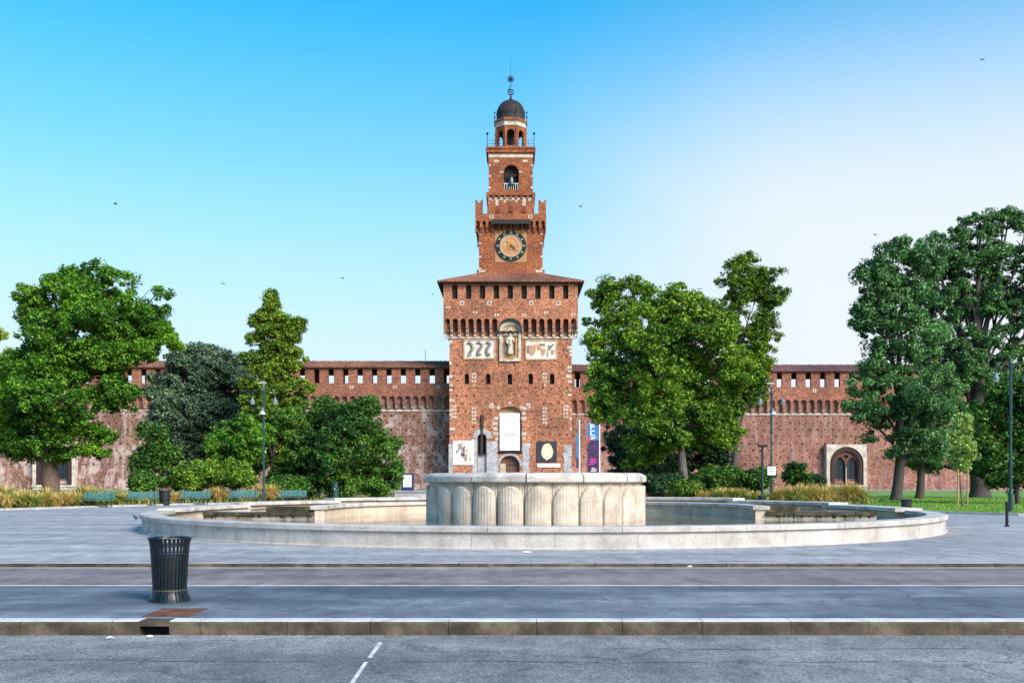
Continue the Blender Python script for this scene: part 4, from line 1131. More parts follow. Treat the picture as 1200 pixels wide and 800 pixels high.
# ------------------------------------------------------------------ the fountain
FC = Vector((0.86, 37.5, 0))
fount = thing('fountain', 'round pale stone fountain with fluted drum basin and wide low pool', 'fountain', FC)
c0 = (FC.x + .14, FC.y, 0)
RO, RI = 13.72, 13.2
rnd = random.Random(21)
def arc_blocks(b, r0, r1, z0, z1, a0, a1, n, mi=0, gapm=.012, cham=.03, zj=.004, sub=3):
    for i in range(n):
        t0 = R_(a0 + (a1 - a0) * i / n); t1 = R_(a0 + (a1 - a0) * (i + 1) / n)
        g = gapm / r1 / 2; j = rnd.uniform(-zj, zj)
        prof = [(r0, z0), (r1, z0), (r1, z1 + j - cham), (r1 - cham, z1 + j), (r0 + cham, z1 + j), (r0, z1 + j - cham)]
        b.lathe(prof, sub, c0, mi, t0 + g, t1 - g, True)
pw = MB(); arc_blocks(pw, RI + .06, RO - .02, .05, .40, 172, 368, 24, 0, .008, .005, .0)
arc_blocks(pw, RI + .02, RO + .05, -.05, .05, 172, 368, 24, 0, .004, .02, 0)
pw.build('pool_wall', M['rim'], fount)
cp = MB(); arc_blocks(cp, RI - .06, RO + .06, .402, .53, 172, 368, 15, 0, .014, .025, .004)
cp.build('coping', M['rim'], fount)
# raised back terrace: outer rim in stepped blocks
bw = MB()
for a0, a1, zt_, n in ((-2, 22, .58, 3), (22, 46, .67, 3), (46, 134, .77, 9), (134, 158, .67, 3), (158, 182, .58, 3)):
    arc_blocks(bw, RI - .25, RO - .1, -.05, zt_ - .13, a0, a1, n, 0, .01, .01, 0)
bw.build('back_wall', M['warm_rim'], fount)
bc = MB()
for a0, a1, zt_, n in ((-3, 22.5, .60, 3), (20.5, 46.5, .69, 3), (45, 135, .79, 9), (133.5, 159.5, .69, 3), (157.5, 183, .60, 3)):
    arc_blocks(bc, RI - .4, RO + .05, zt_ - .13, zt_, a0, a1, n, 0, .014, .02, .003)
bc.build('back_coping', M['coping'], fount)
IR = 7.75
WY = FC.y - 1.0
iw = MB(); arc_blocks(iw, IR, IR + .35, -.05, .56, -7, 187, 16, 0, .01, .01, .0, 4)
iw.build('inner_wall', M['warm_rim'], fount)
ic = MB(); arc_blocks(ic, IR - .09, IR + .5, .562, .69, -7.5, 187.5, 12, 0, .014, .02, .004, 4)
ic.build('inner_coping', M['coping'], fount)
for sg in (-1, 1):
    wa, wb = c0[0] + sg * (IR + .30), c0[0] + sg * 12.0
    x0, x1 = min(wa, wb), max(wa, wb)
    ww = MB(); n = 5
    for i in range(n):
        a, c = x0 + (x1 - x0) * i / n, x0 + (x1 - x0) * (i + 1) / n - .012
        ww.box(a, c, WY, WY + .4, -.05, .36, 0)
    wo = ww.build('weir_wall', M['mossy_wall'], fount)
    lip = MB()
    for i in range(n):
        a, c = x0 + (x1 - x0) * i / n, x0 + (x1 - x0) * (i + 1) / n - .012
        lip.box(a, c, WY - .10, WY + .45, .362, .47 + rnd.uniform(-.006, .006), 0)
    lip.build('moss_lip', M['moss'], wo)
    # short higher block against the inner wall
    q = MB(); e = x0 if sg > 0 else x1
    ya, yb = (e, e + 1.35) if sg > 0 else (e - 1.85, e)
    q.box(ya, yb, WY + .5, WY + 1.0, .2, .655, 0); q.build('upper_weir', M['moss'], wo)
    for k in range(26):                                   # hanging moss and roots below the lip
        u = rnd.uniform(x0 + .05, x1 - .05); l = rnd.uniform(.03, .16); w_ = rnd.uniform(.02, .07)
        lip_m = [(u - w_, WY - .012, .36), (u + w_, WY - .012, .36), (u + w_ * .5, WY - .008, .36 - l), (u - w_ * .3, WY - .008, .36 - l * .8)]
        ms = ms + [lip_m] if k else [lip_m]
    q = MB()
    for l4 in ms: q.add(l4 + [(x_, y_ + .01, z_) for x_, y_, z_ in l4], [(0,1,2,3),(4,7,6,5),(0,4,5,1),(2,6,7,3)])
    q.build('hanging_moss', M['moss'], wo)['kind'] = 'stuff'
# terrace floor
tf = MB(); tf.lathe([(IR + .3, .42), (12.0, .42), (12.0, -.05)], 40, c0, 0, R_(-4), R_(184)); tf.build('terrace_floor', M['mossy_wall'], fount)
# central drum
c0 = (FC.x, FC.y, 0)
NL, RB = 26, 3.80
zb0, zb1 = .02, 1.52
cols, rows = 36, 84
vs, fs = [], []
tot = NL * cols
for j in range(rows + 1):
    z = zb0 + (zb1 - zb0) * j / rows
    for i in range(tot):
        s = (i % cols) / cols * 2 - 1                     # -1..1 across a lobe
        th = 2 * PI * (i + .0) / tot - PI / 2 - PI / NL
        bul = .19 * math.sqrt(max(0, 1 - abs(s) ** 2.2))
        crease = -.10 * max(0, (abs(s) - .9) / .1)
        fl = .012 * math.cos((s * 4.5) * 2 * PI)
        hw = RB * PI / NL
        archz = zb1 - .10 - .62 * hw * 1.0 * 2.0 * (1 - math.sqrt(max(0, 1 - min(1, abs(s) / .93) ** 2)))
        q_ = min(1, max(0, (z - archz + .03) / .05)); q_ = q_ * q_ * (3 - 2 * q_)
        r = (RB + bul + crease + fl * .3) * (1 - q_) + (RB - .02 + .30 * bul + .016 * math.cos(s * 5.5 * 2 * PI)) * q_
        vs.append((FC.x + r * math.cos(th), FC.y + r * math.sin(th), z))
for j in range(rows):
    for i in range(tot): fs.append((j*tot + i, j*tot + (i+1) % tot, (j+1)*tot + (i+1) % tot, (j+1)*tot + i))
b = MB(); b.add(vs, fs); drum = b.build('drum', M['marble'], fount)
b = MB()
RC = RB + .23
for i in range(13):
    t0, t1 = 2*PI*i/13 - PI/2 - .1, 2*PI*(i+1)/13 - PI/2 - .1
    g = .006; j_ = rnd.uniform(-.004, .004)
    b.lathe([(RB - .45, 1.515), (RB + .10, 1.515), (RC - .02, 1.54), (RC, 1.57), (RC, 1.72 + j_), (RC - .05, 1.78 + j_), (RC - .22, 1.86 + j_), (RB - .42, 1.86 + j_), (RB - .45, 1.84 + j_)], 6, c0, 0, t0 + g, t1 - g, True)
b.build('basin_rim', M['coping'], fount)
MB().lathe([(RB - .44, 1.5), (RB - .44, 1.35), (0, 1.3)], 48, c0).build('basin_floor', M['mossy_wall'], fount)
pc = (FC.x + .14, FC.y, 0)
w = MB(); w.lathe([(0.01, .20), (RI - .0, .20)], 96, pc); tag(w.build('water', M['water']), kind='structure')
w = MB(); w.lathe([(IR + .3, .448), (11.98, .448)], 60, pc, 0, R_(-4), R_(184)); tag(w.build('water', M['water']), kind='structure')
w = MB(); w.lathe([(0.01, 1.62), (RB - .46, 1.62)], 48, c0); tag(w.build('water', M['water']), kind='structure')

# ------------------------------------------------------------------ vegetation
def leaf_cloud(centers, radii, n_per, size, rng, up=0.5, flat=0.75, aspect=.55):
    """leaf sprays: many small rhombic leaves gathered round each spray centre; numpy arrays"""
    C_ = np.repeat(centers, n_per, axis=0); Rr = np.repeat(radii, n_per)[:, None]
    N = len(C_)
    d = rng.normal(size=(N, 3)); d /= np.linalg.norm(d, axis=1)[:, None] + 1e-9
    rad = rng.uniform(.15, 1.0, N)[:, None] ** .6
    off = d * rad * Rr; off[:, 2] *= flat
    p = C_ + off
    nrm = d * .7 + rng.normal(size=(N, 3)) * .55; nrm[:, 2] += up
    nrm /= np.linalg.norm(nrm, axis=1)[:, None] + 1e-9
    t = rng.normal(size=(N, 3)); a = np.cross(nrm, t); a /= np.linalg.norm(a, axis=1)[:, None] + 1e-9
    c = np.cross(nrm, a)
    s = size * rng.uniform(.6, 1.35, N)[:, None]
    a = a * s; c = c * s * aspect
    v = np.stack([p - a, p + c * 1.0 - a * .1, p + a, p - c * 1.0 - a * .1], axis=1)
    v[:, 2] -= nrm * s * .15; v[:, 0] -= nrm * s * .1
    return v.reshape(-1, 3)

def quad_mesh(name, v, m, parent, smooth=False):
    o_ = origin(parent) if parent else Vector((0, 0, 0))
    v = (v - np.array(o_)).astype(np.float32)
    n = len(v) // 4
    me = bpy.data.meshes.new(name)
    me.vertices.add(len(v)); me.vertices.foreach_set('co', v.ravel())
    me.loops.add(n * 4); me.loops.foreach_set('vertex_index', np.arange(n * 4, dtype=np.int32))
    me.polygons.add(n); me.polygons.foreach_set('loop_start', np.arange(0, n * 4, 4, dtype=np.int32))
    me.polygons.foreach_set('loop_total', np.full(n, 4, dtype=np.int32))
    me.materials.append(m); me.update(calc_edges=True)
    o = bpy.data.objects.new(name, me); COL.objects.link(o)
    if parent: o.parent = parent
    return o

def crown_points(lobes, depth, rng, spacing, hollow=.55, zmin=None):
    """spray centres through the outer shell of every lobe of the crown"""
    k = depth / F
    L_ = []
    for l in lobes:
        px, py, rx, ry = l[:4]; dy = l[4] if len(l) > 4 else 0
        c = np.array(P(px, py, depth)) + np.array([0, dy, 0])
        L_.append((c, np.array([rx * k, (rx + ry) / 2 * k * .95, ry * k])))
    sub = []
    for i, (c, r) in enumerate(L_):
        m = int(rng.integers(15, 21))
        d = rng.normal(size=(m, 3)); d[:, 2] += .25; d /= np.linalg.norm(d, axis=1)[:, None]
        for q in d:
            sub.append((c + q * r * rng.uniform(.45, .95), (r.mean() * rng.uniform(.18, .34) + .12) * np.array([1.15, 1.15, .8])))
    pts = []
    SC = np.array([q[0] for q in sub]); SR = np.array([q[1] for q in sub])
    for i, (c, r) in enumerate(sub):
        n = max(4, int(4 * PI * r[0] * r[2] / spacing ** 2 * 1.5))
        d = rng.normal(size=(n, 3)); d[:, 2] += .2; d /= np.linalg.norm(d, axis=1)[:, None]
        f = rng.uniform(hollow, 1.05, n)
        f = np.where(rng.random(n) < .06, f * 1.25, f)
        p = c + d * r * f[:, None]
        q = np.linalg.norm((p[:, None, :] - SC[None]) / SR[None], axis=2); q[:, i] = 9
        keep = (q.min(axis=1) > .5) | (rng.random(n) < .2)
        g = np.sin(p[:, 0] * 1.9 + 1.3 * np.sin(p[:, 2] * 1.1)) * np.sin(p[:, 2] * 2.3 + p[:, 1] * 1.2) * np.sin(p[:, 1] * 1.7 + 2)
        keep &= (g < .28) | (rng.random(n) < .25)
        if zmin is not None: keep &= p[:, 2] > zmin
        pts.append(p[keep])
    return np.concatenate(pts), L_

def tree(name, label, px, trunk_px, depth, lobes, leaf, barkm, seed, spacing=.95, leaf_size=.112, n_per=84, spray=.56, fork=.33, hollow=.55, limbs=True, lean=0, trunk_dy=0, limb_min=2.4, group=None, cat='tree', up=.5):
    rng = np.random.default_rng(seed); rn = random.Random(seed)
    base = Vector((X(px, depth), depth + trunk_dy, 0.0))
    t = thing(name, label, cat, base, group=group)
    k = depth / F
    pts, L_ = crown_points(lobes, depth, rng, spacing, hollow, zmin=.25)
    rad = spray * rng.uniform(.35, 1.0, len(pts)) ** 1.3 * 1.25
    quad_mesh('crown', leaf_cloud(pts, rad, n_per, leaf_size, rng, up), leaf, t)
    zs = [c[2] for c, r in L_]; zc = min(zs)
    r0 = trunk_px * k / 2
    top = max(c[2] + r[2] * .6 for c, r in L_)
    b = MB()
    ax = lambda z: Vector((base.x + lean * z + .18 * math.sin(z * .6 + seed), base.y + .12 * math.cos(z * .5 + seed), z))
    zz = [0, .25, .7, 1.5] + [1.5 + (top * .8 - 1.5) * i / 8 for i in range(1, 9)]
    rr = [r0 * 1.45, r0 * 1.2, r0 * 1.05, r0] + [r0 * (1 - .82 * i / 8) for i in range(1, 9)]
    b.tube([ax(z) for z in zz], rr, 12)
    if limbs:
        for c, r in L_:
            c = Vector(c)
            z0 = max(min(limb_min, top * .4), min(c.z * .8 - .3, top * .72) * rn.uniform(.6, .98)); s_ = ax(z0)
            mid = s_.lerp(c, .5) + Vector((rn.uniform(-.4, .4), rn.uniform(-.4, .4), rn.uniform(-.2, .7)))
            q = max(.07, r0 * .42 * (1 - z0 / (top * 1.2)))
            b.tube([s_, s_.lerp(mid, .5) + Vector((0, 0, .1)), mid, mid.lerp(c, .5), c], [q, q * .85, q * .65, q * .5, q * .3], 7)
            for m_ in range(5):
                dv = Vector((rn.gauss(0, 1), rn.gauss(0, 1), rn.gauss(.4, .8))).normalized()
                e = c + Vector((dv.x * r[0], dv.y * r[1], dv.z * r[2])) * .85
                s2 = mid.lerp(c, rn.uniform(.3, 1))
                b.tube([s2, s2.lerp(e, .5) + Vector((rn.uniform(-.2, .2), rn.uniform(-.2, .2), .15)), e], [q * .42, q * .3, q * .12], 5)
    b.build('trunk', barkm, t, smooth=True)
    return t

TREES = [
 dict(name='broadleaf_tree', label='big bright green broadleaf tree with thick brown trunk, left of the grey-green oak', px=57, trunk_px=19, depth=80, leaf=M['leaf_bright'], barkm=M['bark'], seed=1, spacing=.85, hollow=.5,
   lobes=[(72,352,42,34),(112,334,44,24),(100,350,40,30,-1),(165,362,42,34),(192,398,26,24),(100,392,62,42,-2),(58,425,50,38,-2),(140,412,46,34),(32,478,42,40),(85,478,52,42,-3),(128,448,34,28),(62,518,56,26,-1),(14,520,30,24),(108,515,28,20),(45,372,24,20),(145,462,18,16),(130,370,46,34,1),(160,405,36,28),(90,440,50,36,1),(30,440,30,32),(130,470,26,22),(20,500,36,26)]),
 dict(name='broadleaf_tree', label='yellowish green tree cut off by the left edge of the photo', px=-14, trunk_px=12, depth=96, leaf=M['leaf_golden'], barkm=M['bark'], seed=2, lobes=[(-8,440,34,38),(10,428,16,18),(-10,392,14,14),(8,462,20,22),(-20,480,40,30)]),
 dict(name='holm_oak', label='dense grey-green oak with rounded crown behind the shrubs', px=232, trunk_px=12, depth=96, leaf=M['leaf_oak'], barkm=M['bark_dark'], seed=3, spacing=.62, hollow=.45, leaf_size=.115,
   lobes=[(236,428,36,20),(265,430,30,22),(200,455,28,22),(238,438,42,28),(205,478,38,36),(262,468,42,42),(226,515,52,36),(188,500,20,30),(288,452,22,30),(250,425,18,14),(270,520,35,30),(235,480,50,40),(225,545,50,25)]),
 dict(name='conical_tree', label='slender tall tree with narrow top rising behind the left lamp post', px=322, trunk_px=9, depth=88, leaf=M['leaf_yellow'], barkm=M['bark'], seed=4, spacing=.72, spray=.48,
   lobes=[(318,350,4,8),(316,360,9,7),(310,372,12,6),(326,374,10,7),(318,386,18,8),(345,382,10,6),(336,394,14,7),(308,398,16,8),(322,408,22,10),(342,412,12,7),(312,424,26,12),(334,430,24,13),(315,448,32,16),(335,462,32,18),(312,480,38,22),(330,498,42,24),(316,520,44,26),(325,545,48,24),(300,378,6,4),(352,378,5,4)]),
 dict(name='spreading_tree', label='broad low mid-green tree spreading to the ground, nearest left of the tower', px=405, trunk_px=10, depth=80, leaf=M['leaf_mid'], barkm=M['bark_dark'], seed=5, spacing=.85,
   lobes=[(385,478,22,14),(405,490,32,24),(372,505,36,26),(420,512,38,28,-1),(395,530,46,30,-2),(445,530,24,22),(450,550,26,14),(360,540,36,28),(405,560,56,18,-1),(385,570,40,10),(440,568,28,10),(340,565,30,14),(375,535,30,22,-2),(432,478,10,14),(345,500,24,20),(352,565,36,14)]),
 dict(name='small_tree', label='small mid-green tree left of the lamp post, in front of the oak', px=272, trunk_px=5, depth=77, leaf=M['leaf_bright'], barkm=M['bark'], seed=6, spacing=.8, lobes=[(280,512,34,22),(262,522,20,15),(296,520,22,18),(275,535,34,14)]),
 dict(name='young_tree', label='young green tree tied to a wooden stake, below the grey-green oak', px=178, trunk_px=2.2, depth=74, leaf=M['leaf_mid'], barkm=M['bark'], seed=7, spacing=.7, spray=.6, lobes=[(178,510,14,16),(180,528,20,16),(174,545,22,14),(195,535,12,12)]),
 dict(name='linden_tree', label='full leafy green linden with slim grey trunk, right of the tower', px=800, trunk_px=11, depth=82, leaf=M['leaf_lime'], barkm=M['bark_grey'], limb_min=6.0, seed=8, spacing=.9, hollow=.6,
   lobes=[(795,362,34,26),(770,388,44,34),(825,382,40,32),(728,430,34,34),(772,440,56,44,-2),(838,432,44,40,-1),(866,440,20,28),(712,478,26,26),(765,495,54,32,-2),(820,490,44,30,-1),(835,515,26,18),(850,508,22,16),(768,522,28,16),(752,538,26,12),(880,455,16,20),(790,470,60,50,1),(800,415,55,45,1),(745,405,34,26),(810,405,46,32,-2),(850,475,22,22)]),
 dict(name='linden_tree', label='loose-crowned linden behind the full one, closest right of the tower', px=742, trunk_px=8, depth=95, leaf=M['leaf_lime'], barkm=M['bark_grey'], limb_min=6.0, seed=9, spacing=1.0, lobes=[(727,338,26,18),(708,352,20,18),(752,348,18,16),(715,378,26,18),(740,372,24,20),(700,402,16,20),(705,440,22,26),(725,410,24,22)]),
 dict(name='linden_tree', label='tall loose-crowned linden with highest top, behind the right of the full one', px=862, trunk_px=9, depth=95, leaf=M['leaf_yellow'], barkm=M['bark_grey'], limb_min=6.0, seed=10, spacing=1.0, lobes=[(874,315,24,19),(893,334,26,18),(858,336,24,18),(908,350,14,12),(880,358,30,20),(892,385,24,18),(874,400,28,22),(885,425,24,22),(872,452,24,22)]),
 dict(name='yew_tree', label='dark evergreen yew beneath the linden crowns, right of the tower', px=776, trunk_px=10, depth=92, leaf=M['leaf_dark'], barkm=M['bark_dark'], seed=11, spacing=.9, hollow=.6, lobes=[(768,505,46,30),(820,525,34,26),(738,535,26,28),(842,532,24,22),(790,550,54,22),(750,555,34,20),(725,520,20,24),(800,490,40,24),(775,535,50,26,2)]),
 dict(name='elm_tree', label='tall blue-green tree with a leaning dark trunk, right of the gothic window', px=1052, trunk_px=12, depth=78, leaf=M['leaf_teal'], barkm=M['bark_dark'], seed=12, spacing=.98, lean=.015,
   lobes=[(1045,302,32,22),(1022,328,24,24),(1058,340,40,30),(1080,310,24,20),(1030,382,32,30),(1068,398,40,34),(1016,452,22,22),(1010,482,22,16),(1048,462,44,34,-1),(1086,470,28,34),(1058,512,40,24),(1090,520,22,24),(1025,360,22,20),(1040,425,36,26)]),
 dict(name='elm_tree', label='dark slim-trunked tree just right of the leaning one', px=1077, trunk_px=9, depth=84, leaf=M['leaf_teal'], barkm=M['bark_dark'], seed=13, spacing=.95, lobes=[(1092,490,24,32),(1078,535,24,20),(1100,450,22,28),(1090,400,26,30)]),
 dict(name='plane_tree', label='tallest open-crowned tree with visible branches at the right edge', px=1146, trunk_px=21, depth=88, leaf=M['leaf_teal'], barkm=M['bark_dark'], seed=14, spacing=1.15, n_per=80, spray=.56, hollow=.4,
   lobes=[(1112,282,32,20),(1098,312,26,22),(1150,268,30,20),(1182,258,22,18),(1215,275,34,32),(1130,318,32,22),(1172,305,30,24),(1205,335,34,30),(1115,358,32,22),(1158,352,30,26),(1195,385,32,28),(1120,398,28,24),(1168,405,30,26),(1142,440,28,26),(1205,430,34,30),(1118,465,30,28),(1160,475,30,28),(1128,430,26,24),(1195,470,30,30),(1108,510,22,22),(1150,515,22,18),(1080,300,22,20),(1090,345,26,24),(1230,360,40,60),(1140,350,40,34,2),(1185,345,36,30,2),(1165,300,34,26,2),(1120,310,26,24,2),(1105,425,28,26,2),(1180,440,34,30,2),(1100,540,20,16,3),(1165,540,22,16,3),(1250,300,34,40)]),
 dict(name='young_tree', label='mid-green bushy tree low at the right edge beside the right lamp', px=1190, trunk_px=5, depth=66, leaf=M['leaf_mid'], barkm=M['bark_dark'], seed=15, spacing=.85, lobes=[(1190,465,32,28),(1170,495,28,28),(1202,505,36,34),(1185,540,38,24),(1215,470,30,34),(1160,530,18,18),(1165,555,20,14),(1200,560,30,14)]),
 dict(name='sapling', label='thin pale green sapling between wooden stakes on the lawn', px=1128, trunk_px=1.6, depth=60, leaf=M['leaf_fresh'], barkm=M['bark'], seed=16, spacing=.4, spray=.3, n_per=40, leaf_size=.09, lobes=[(1128,496,6,12),(1127,512,10,14),(1130,528,12,14),(1126,540,9,9)], up=-.2),
 dict(name='young_tree', label='twiggy small tree against the brick wall left of the gothic window', px=934, trunk_px=2.0, depth=112, leaf=M['leaf_mid'], barkm=M['bark_dark'], seed=17, spacing=1.0, spray=.6, n_per=16, leaf_size=.2, lobes=[(934,550,14,9),(928,558,10,8),(942,560,8,7)]),
]
for a in TREES: tree(**a)
def shrub(label, px, py, rx, ry, depth, leaf, seed, name='shrub', group=None, n=6, size=.105):
    rng = np.random.default_rng(seed); rn = random.Random(seed)
    base = Vector((X(px, depth), depth, 0.05)); t = thing(name, label, 'shrub', base, group=group)
    lo = [(px + rn.uniform(-.55, .55) * rx, py + rn.uniform(-.25, .35) * ry, rx * rn.uniform(.42, .65), ry * rn.uniform(.55, .8), rn.uniform(-1, 1)) for _ in range(n)]
    pts, L_ = crown_points(lo, depth, rng, .62, .55, .1)
    quad_mesh('foliage', leaf_cloud(pts, .5 * rng.uniform(.5, 1.2, len(pts)), 52, size, rng, .6), leaf, t)
    b = MB()
    for c, r in L_: b.tube([base + Vector((rn.uniform(-.2, .2), rn.uniform(-.2, .2), 0)), Vector(c)], [.05, .02], 5)
    b.build('stem', M['bark_dark'], t)
    return t
for i, a in enumerate([
  ('bright yellow-green shrub mound right of the staked young tree', 226, 556, 34, 17, 73, M['leaf_lime']),
  ('bright green shrub mound beside the left lamp post', 276, 557, 30, 18, 73, M['leaf_lime']),
  ('dark low shrub at the foot of the staked young tree', 170, 565, 22, 11, 71, M['leaf_mid']),
  ('dark shrub behind the rightmost green bench', 340, 568, 30, 12, 75, M['leaf_mid']),
  ('small light green shrub left of the blue-framed notice', 436, 570, 14, 10, 88, M['leaf_lime']),
  ('dark green hedge mound at the linden trunk', 776, 567, 26, 13, 78, M['leaf_dark']),
  ('broad dark green hedge mound right of the linden trunk', 838, 561, 36, 17, 78, M['leaf_mid']),
  ('rounded dark green hedge mound left of the middle lamp post', 884, 563, 22, 15, 78, M['leaf_mid']),
  ('yellow-green sedge bush under the linden', 812, 574, 24, 9, 73, M['leaf_yellow']),
  ('thin dark bush beside the gothic window', 958, 566, 9, 10, 118, M['leaf_dark'])]):
    shrub(*a, seed=40 + i)

def grass_tuft(rng, n, r, h, w, base=(0, 0, 0), lean=.95, droop=.75):
    """arching blades, two quads each"""
    out = []
    az = rng.uniform(0, 2 * PI, n); rr = r * rng.uniform(0, 1, n) ** .5 * .35; ln = lean * rng.uniform(.2, 1.3, n); hh = h * rng.uniform(.55, 1.1, n)
    dx, dy = np.cos(az), np.sin(az)
    p0 = np.stack([dx * rr, dy * rr, np.zeros(n)], 1)
    p1 = p0 + np.stack([dx * ln * hh * .4, dy * ln * hh * .4, hh * .62], 1)
    p2 = p1 + np.stack([dx * ln * hh * .75, dy * ln * hh * .75, hh * (.38 - droop * rng.uniform(0, 1, n) * ln)], 1)
    sd = np.stack([-dy, dx, np.zeros(n)], 1) * w * .5
    q1 = np.stack([p0 - sd, p0 + sd, p1 + sd, p1 - sd], 1); q2 = np.stack([p1 - sd, p1 + sd, p2 + sd * .25, p2 - sd * .25], 1)
    v = np.concatenate([q1, q2]).reshape(-1, 3)
    return v + np.array(base)
def grass_clump(label, px, py_base, w_px, h_px, depth, m, seed, group):
    rng = np.random.default_rng(seed)
    k = depth / F; t = thing('ornamental_grass', label, 'ornamental grass', (X(px, depth), depth, .05), group=group)
    v = grass_tuft(rng, 520, w_px * k * .6, h_px * k * 1.0, .034, base=tuple(t.location))
    quad_mesh('blades', v, m, t)
    if rng.random() < .8:
        f = grass_tuft(rng, 120, w_px * k * .5, h_px * k * 1.12, .06, base=tuple(t.location), lean=.4, droop=.3)
        quad_mesh('plumes', f, M['straw'], t)
rn = random.Random(77)
GL = 'straw-coloured feather grass clump in the left garden bed beside the benches'
GR = 'straw and green feather grass clump in the right garden bed behind the pool'
for i, px in enumerate([-4, 8, 22, 36, 47, 66, 78, 90, 103, 116, 128, 140, 6, 30, 54, 84, 98, 110, 134, 150, 166, 196, 204]):
    d = (55.5 + px * .055 if i < 12 else 62 + px * .03) + rn.uniform(-.5, 1.5)
    grass_clump(GL, px, 0, rn.uniform(20, 30), rn.uniform(15, 23) if px < 130 else 12, max(d, 55.5), M['straw'] if rn.random() < .65 else M['green_grass'], 300 + i, 'feather grass clumps by the benches')
for i, px in enumerate([318, 256, 306, 290, 245]):
    grass_clump('upright golden grass plume between the shrubs and the benches at the left lamp', px, 0, 14, 20 if i < 3 else 12, 71.5 + rn.uniform(0, 1), M['straw'], 330 + i, 'golden plumes by the left lamp')
for i, px in enumerate([766, 778, 790, 800, 826, 842, 852, 862, 872, 914, 922, 934, 944, 956, 966, 976, 986, 996, 1004, 930, 950, 972, 992, 884, 1000, 782, 846]):
    d = (79 if px < 800 else 72 if px < 880 else 65.5 if px < 970 else 66.5) + rn.uniform(-.4, 1.8)
    big = px > 905
    grass_clump(GR, px, 0, rn.uniform(20, 28) if big else 15, rn.uniform(16, 23) if big else 15, d, M['straw'] if rn.random() < .45 else M['green_grass'], 350 + i, 'feather grass clumps behind the pool')

# low ground cover and lawn blades
def scatter(name, poly, n, h, m, seed, zoff=.06, w=.03):
    rng = np.random.default_rng(seed)
    xs = [p[0] for p in poly]; ys = [p[1] for p in poly]
    pts = []
    while len(pts) < n:
        x = rng.uniform(min(xs), max(xs)); y = rng.uniform(min(ys), max(ys))
        ins = False; j = len(poly) - 1
        for i in range(len(poly)):
            if (poly[i][1] > y) != (poly[j][1] > y) and x < (poly[j][0] - poly[i][0]) * (y - poly[i][1]) / (poly[j][1] - poly[i][1]) + poly[i][0]: ins = not ins
            j = i
        if ins: pts.append((x, y, zoff))
    p = np.array(pts); n = len(p)
    az = rng.uniform(0, 2 * PI, n); hh = h * rng.uniform(.5, 1.3, n)
    sd = np.stack([np.cos(az), np.sin(az), np.zeros(n)], 1) * w
    tip = np.stack([rng.normal(size=n) * .4, rng.normal(size=n) * .4, np.ones(n)], 1) * hh[:, None]
    v = np.stack([p - sd, p + sd, p + tip + sd * .3, p + tip - sd * .3], 1).reshape(-1, 3)
    return tag(quad_mesh(name, v, m, None), kind='stuff')
scatter('lawn_grass', [(26.5, 72), (21.8, 64), (21.1, 55), (20.7, 49.4), (23, 46.9), (40, 43.8), (62, 43), (62, 92), (26.5, 92)], 52000, .09, M['lawn_blade'], 5, w=.02)
scatter('ground_cover', [(-62, 52), (-40, 51.3), (-27.3, 54.8), (-24.8, 60), (-21.8, 66), (-17, 71.3), (-11, 86), (-11, 95), (-62, 95)], 14000, .22, M['green_grass'], 6, .05, .04)
scatter('ground_cover', [(12, 88), (14.8, 74.3), (17.7, 67.3), (21.5, 64.4), (26.3, 72.3), (26.3, 90), (12, 92)], 9000, .24, M['green_grass'], 8, .05, .04)

# ------------------------------------------------------------------ street furniture
def lamp(label, px, d, arms, extra=False):
    t = thing('street_lamp', label, 'street lamp', (X(px, d), d, 0), group='green bell-lamp posts')
    b = MB()
    b.lathe([(0, 0), (.17, 0), (.17, .08), (.13, .14), (.11, .9), (.13, .95), (.075, 1.05), (.07, 2.2), (.05, 4.0), (.042, 7.3), (.075, 7.35), (.05, 7.5), (0, 7.75)], 14)
    b.tube([(-.055, 0, 4.6), (-.055, 0, 7.65)], .018, 6); b.tube([(.055, 0, 4.6), (.055, 0, 7.65)], .018, 6)
    for z in (4.7, 6.0, 7.2): b.lathe([(.055, -.05), (.11, -.05), (.11, .05), (.055, .05)], 12, (0, 0, z))
    b.build('post', M['lamp_green'], t, smooth=False, world=False)
    for sg in arms:
        a = MB()
        pts = [(sg * .07, 0, 7.0)] + [(sg * (.40 - .33 * math.cos(q)), 0, 7.05 + .36 * math.sin(q)) for q in [PI * k / 8 for k in range(9)]] + [(sg * .73, 0, 6.85)]
        a.tube(pts, .022, 7)
        ao = a.build('bracket', M['lamp_green'], t, world=False)
        h = MB(); h.lathe([(0, 0), (.05, 0), (.07, -.1), (.11, -.16), (.16, -.28), (.17, -.34), (.15, -.34), (.0, -.32)], 18, (sg * .73, 0, 6.9))
        ho = h.build('lamp_shade', plain('lamp_shade_grey', (.13, .19, .19), .5), ao, smooth=True, world=False)
        g = MB(); g.lathe([(.14, 0), (.12, -.08), (.06, -.12), (0, -.13)], 16, (sg * .73, 0, 6.56)); g.build('lens', M['glass_lamp'], ho, smooth=True, world=False)
    if extra:
        s = MB(); s.tube([(0, -.05, 6.1), (.02, -.3, 6.2), (.02, -.42, 6.05)], .025, 6); s.lathe([(0, .05), (.09, 0), (.2, -.15), (.22, -.22), (0, -.26)], 14, (.02, -.42, 6.0)); s.build('side_lamp', M['glass_lamp'], t, world=False)
        s = MB(); s.box(-.28, .16, -.1, .1, 7.78, 7.86); s.tube([(0, 0, 7.5), (0, 0, 7.8)], .03, 6); s.build('lamp_head', plain('lamp_head_grey', (.4, .42, .43), .4), t, world=False)
    return t
lamp('green street lamp with two bell lamps in front of the left trees', 309, 65.5, (-1, 1), True)
lamp('tall green street lamp with bell brackets at the hedge right of the linden', 904, 66, (-1, 1), True)
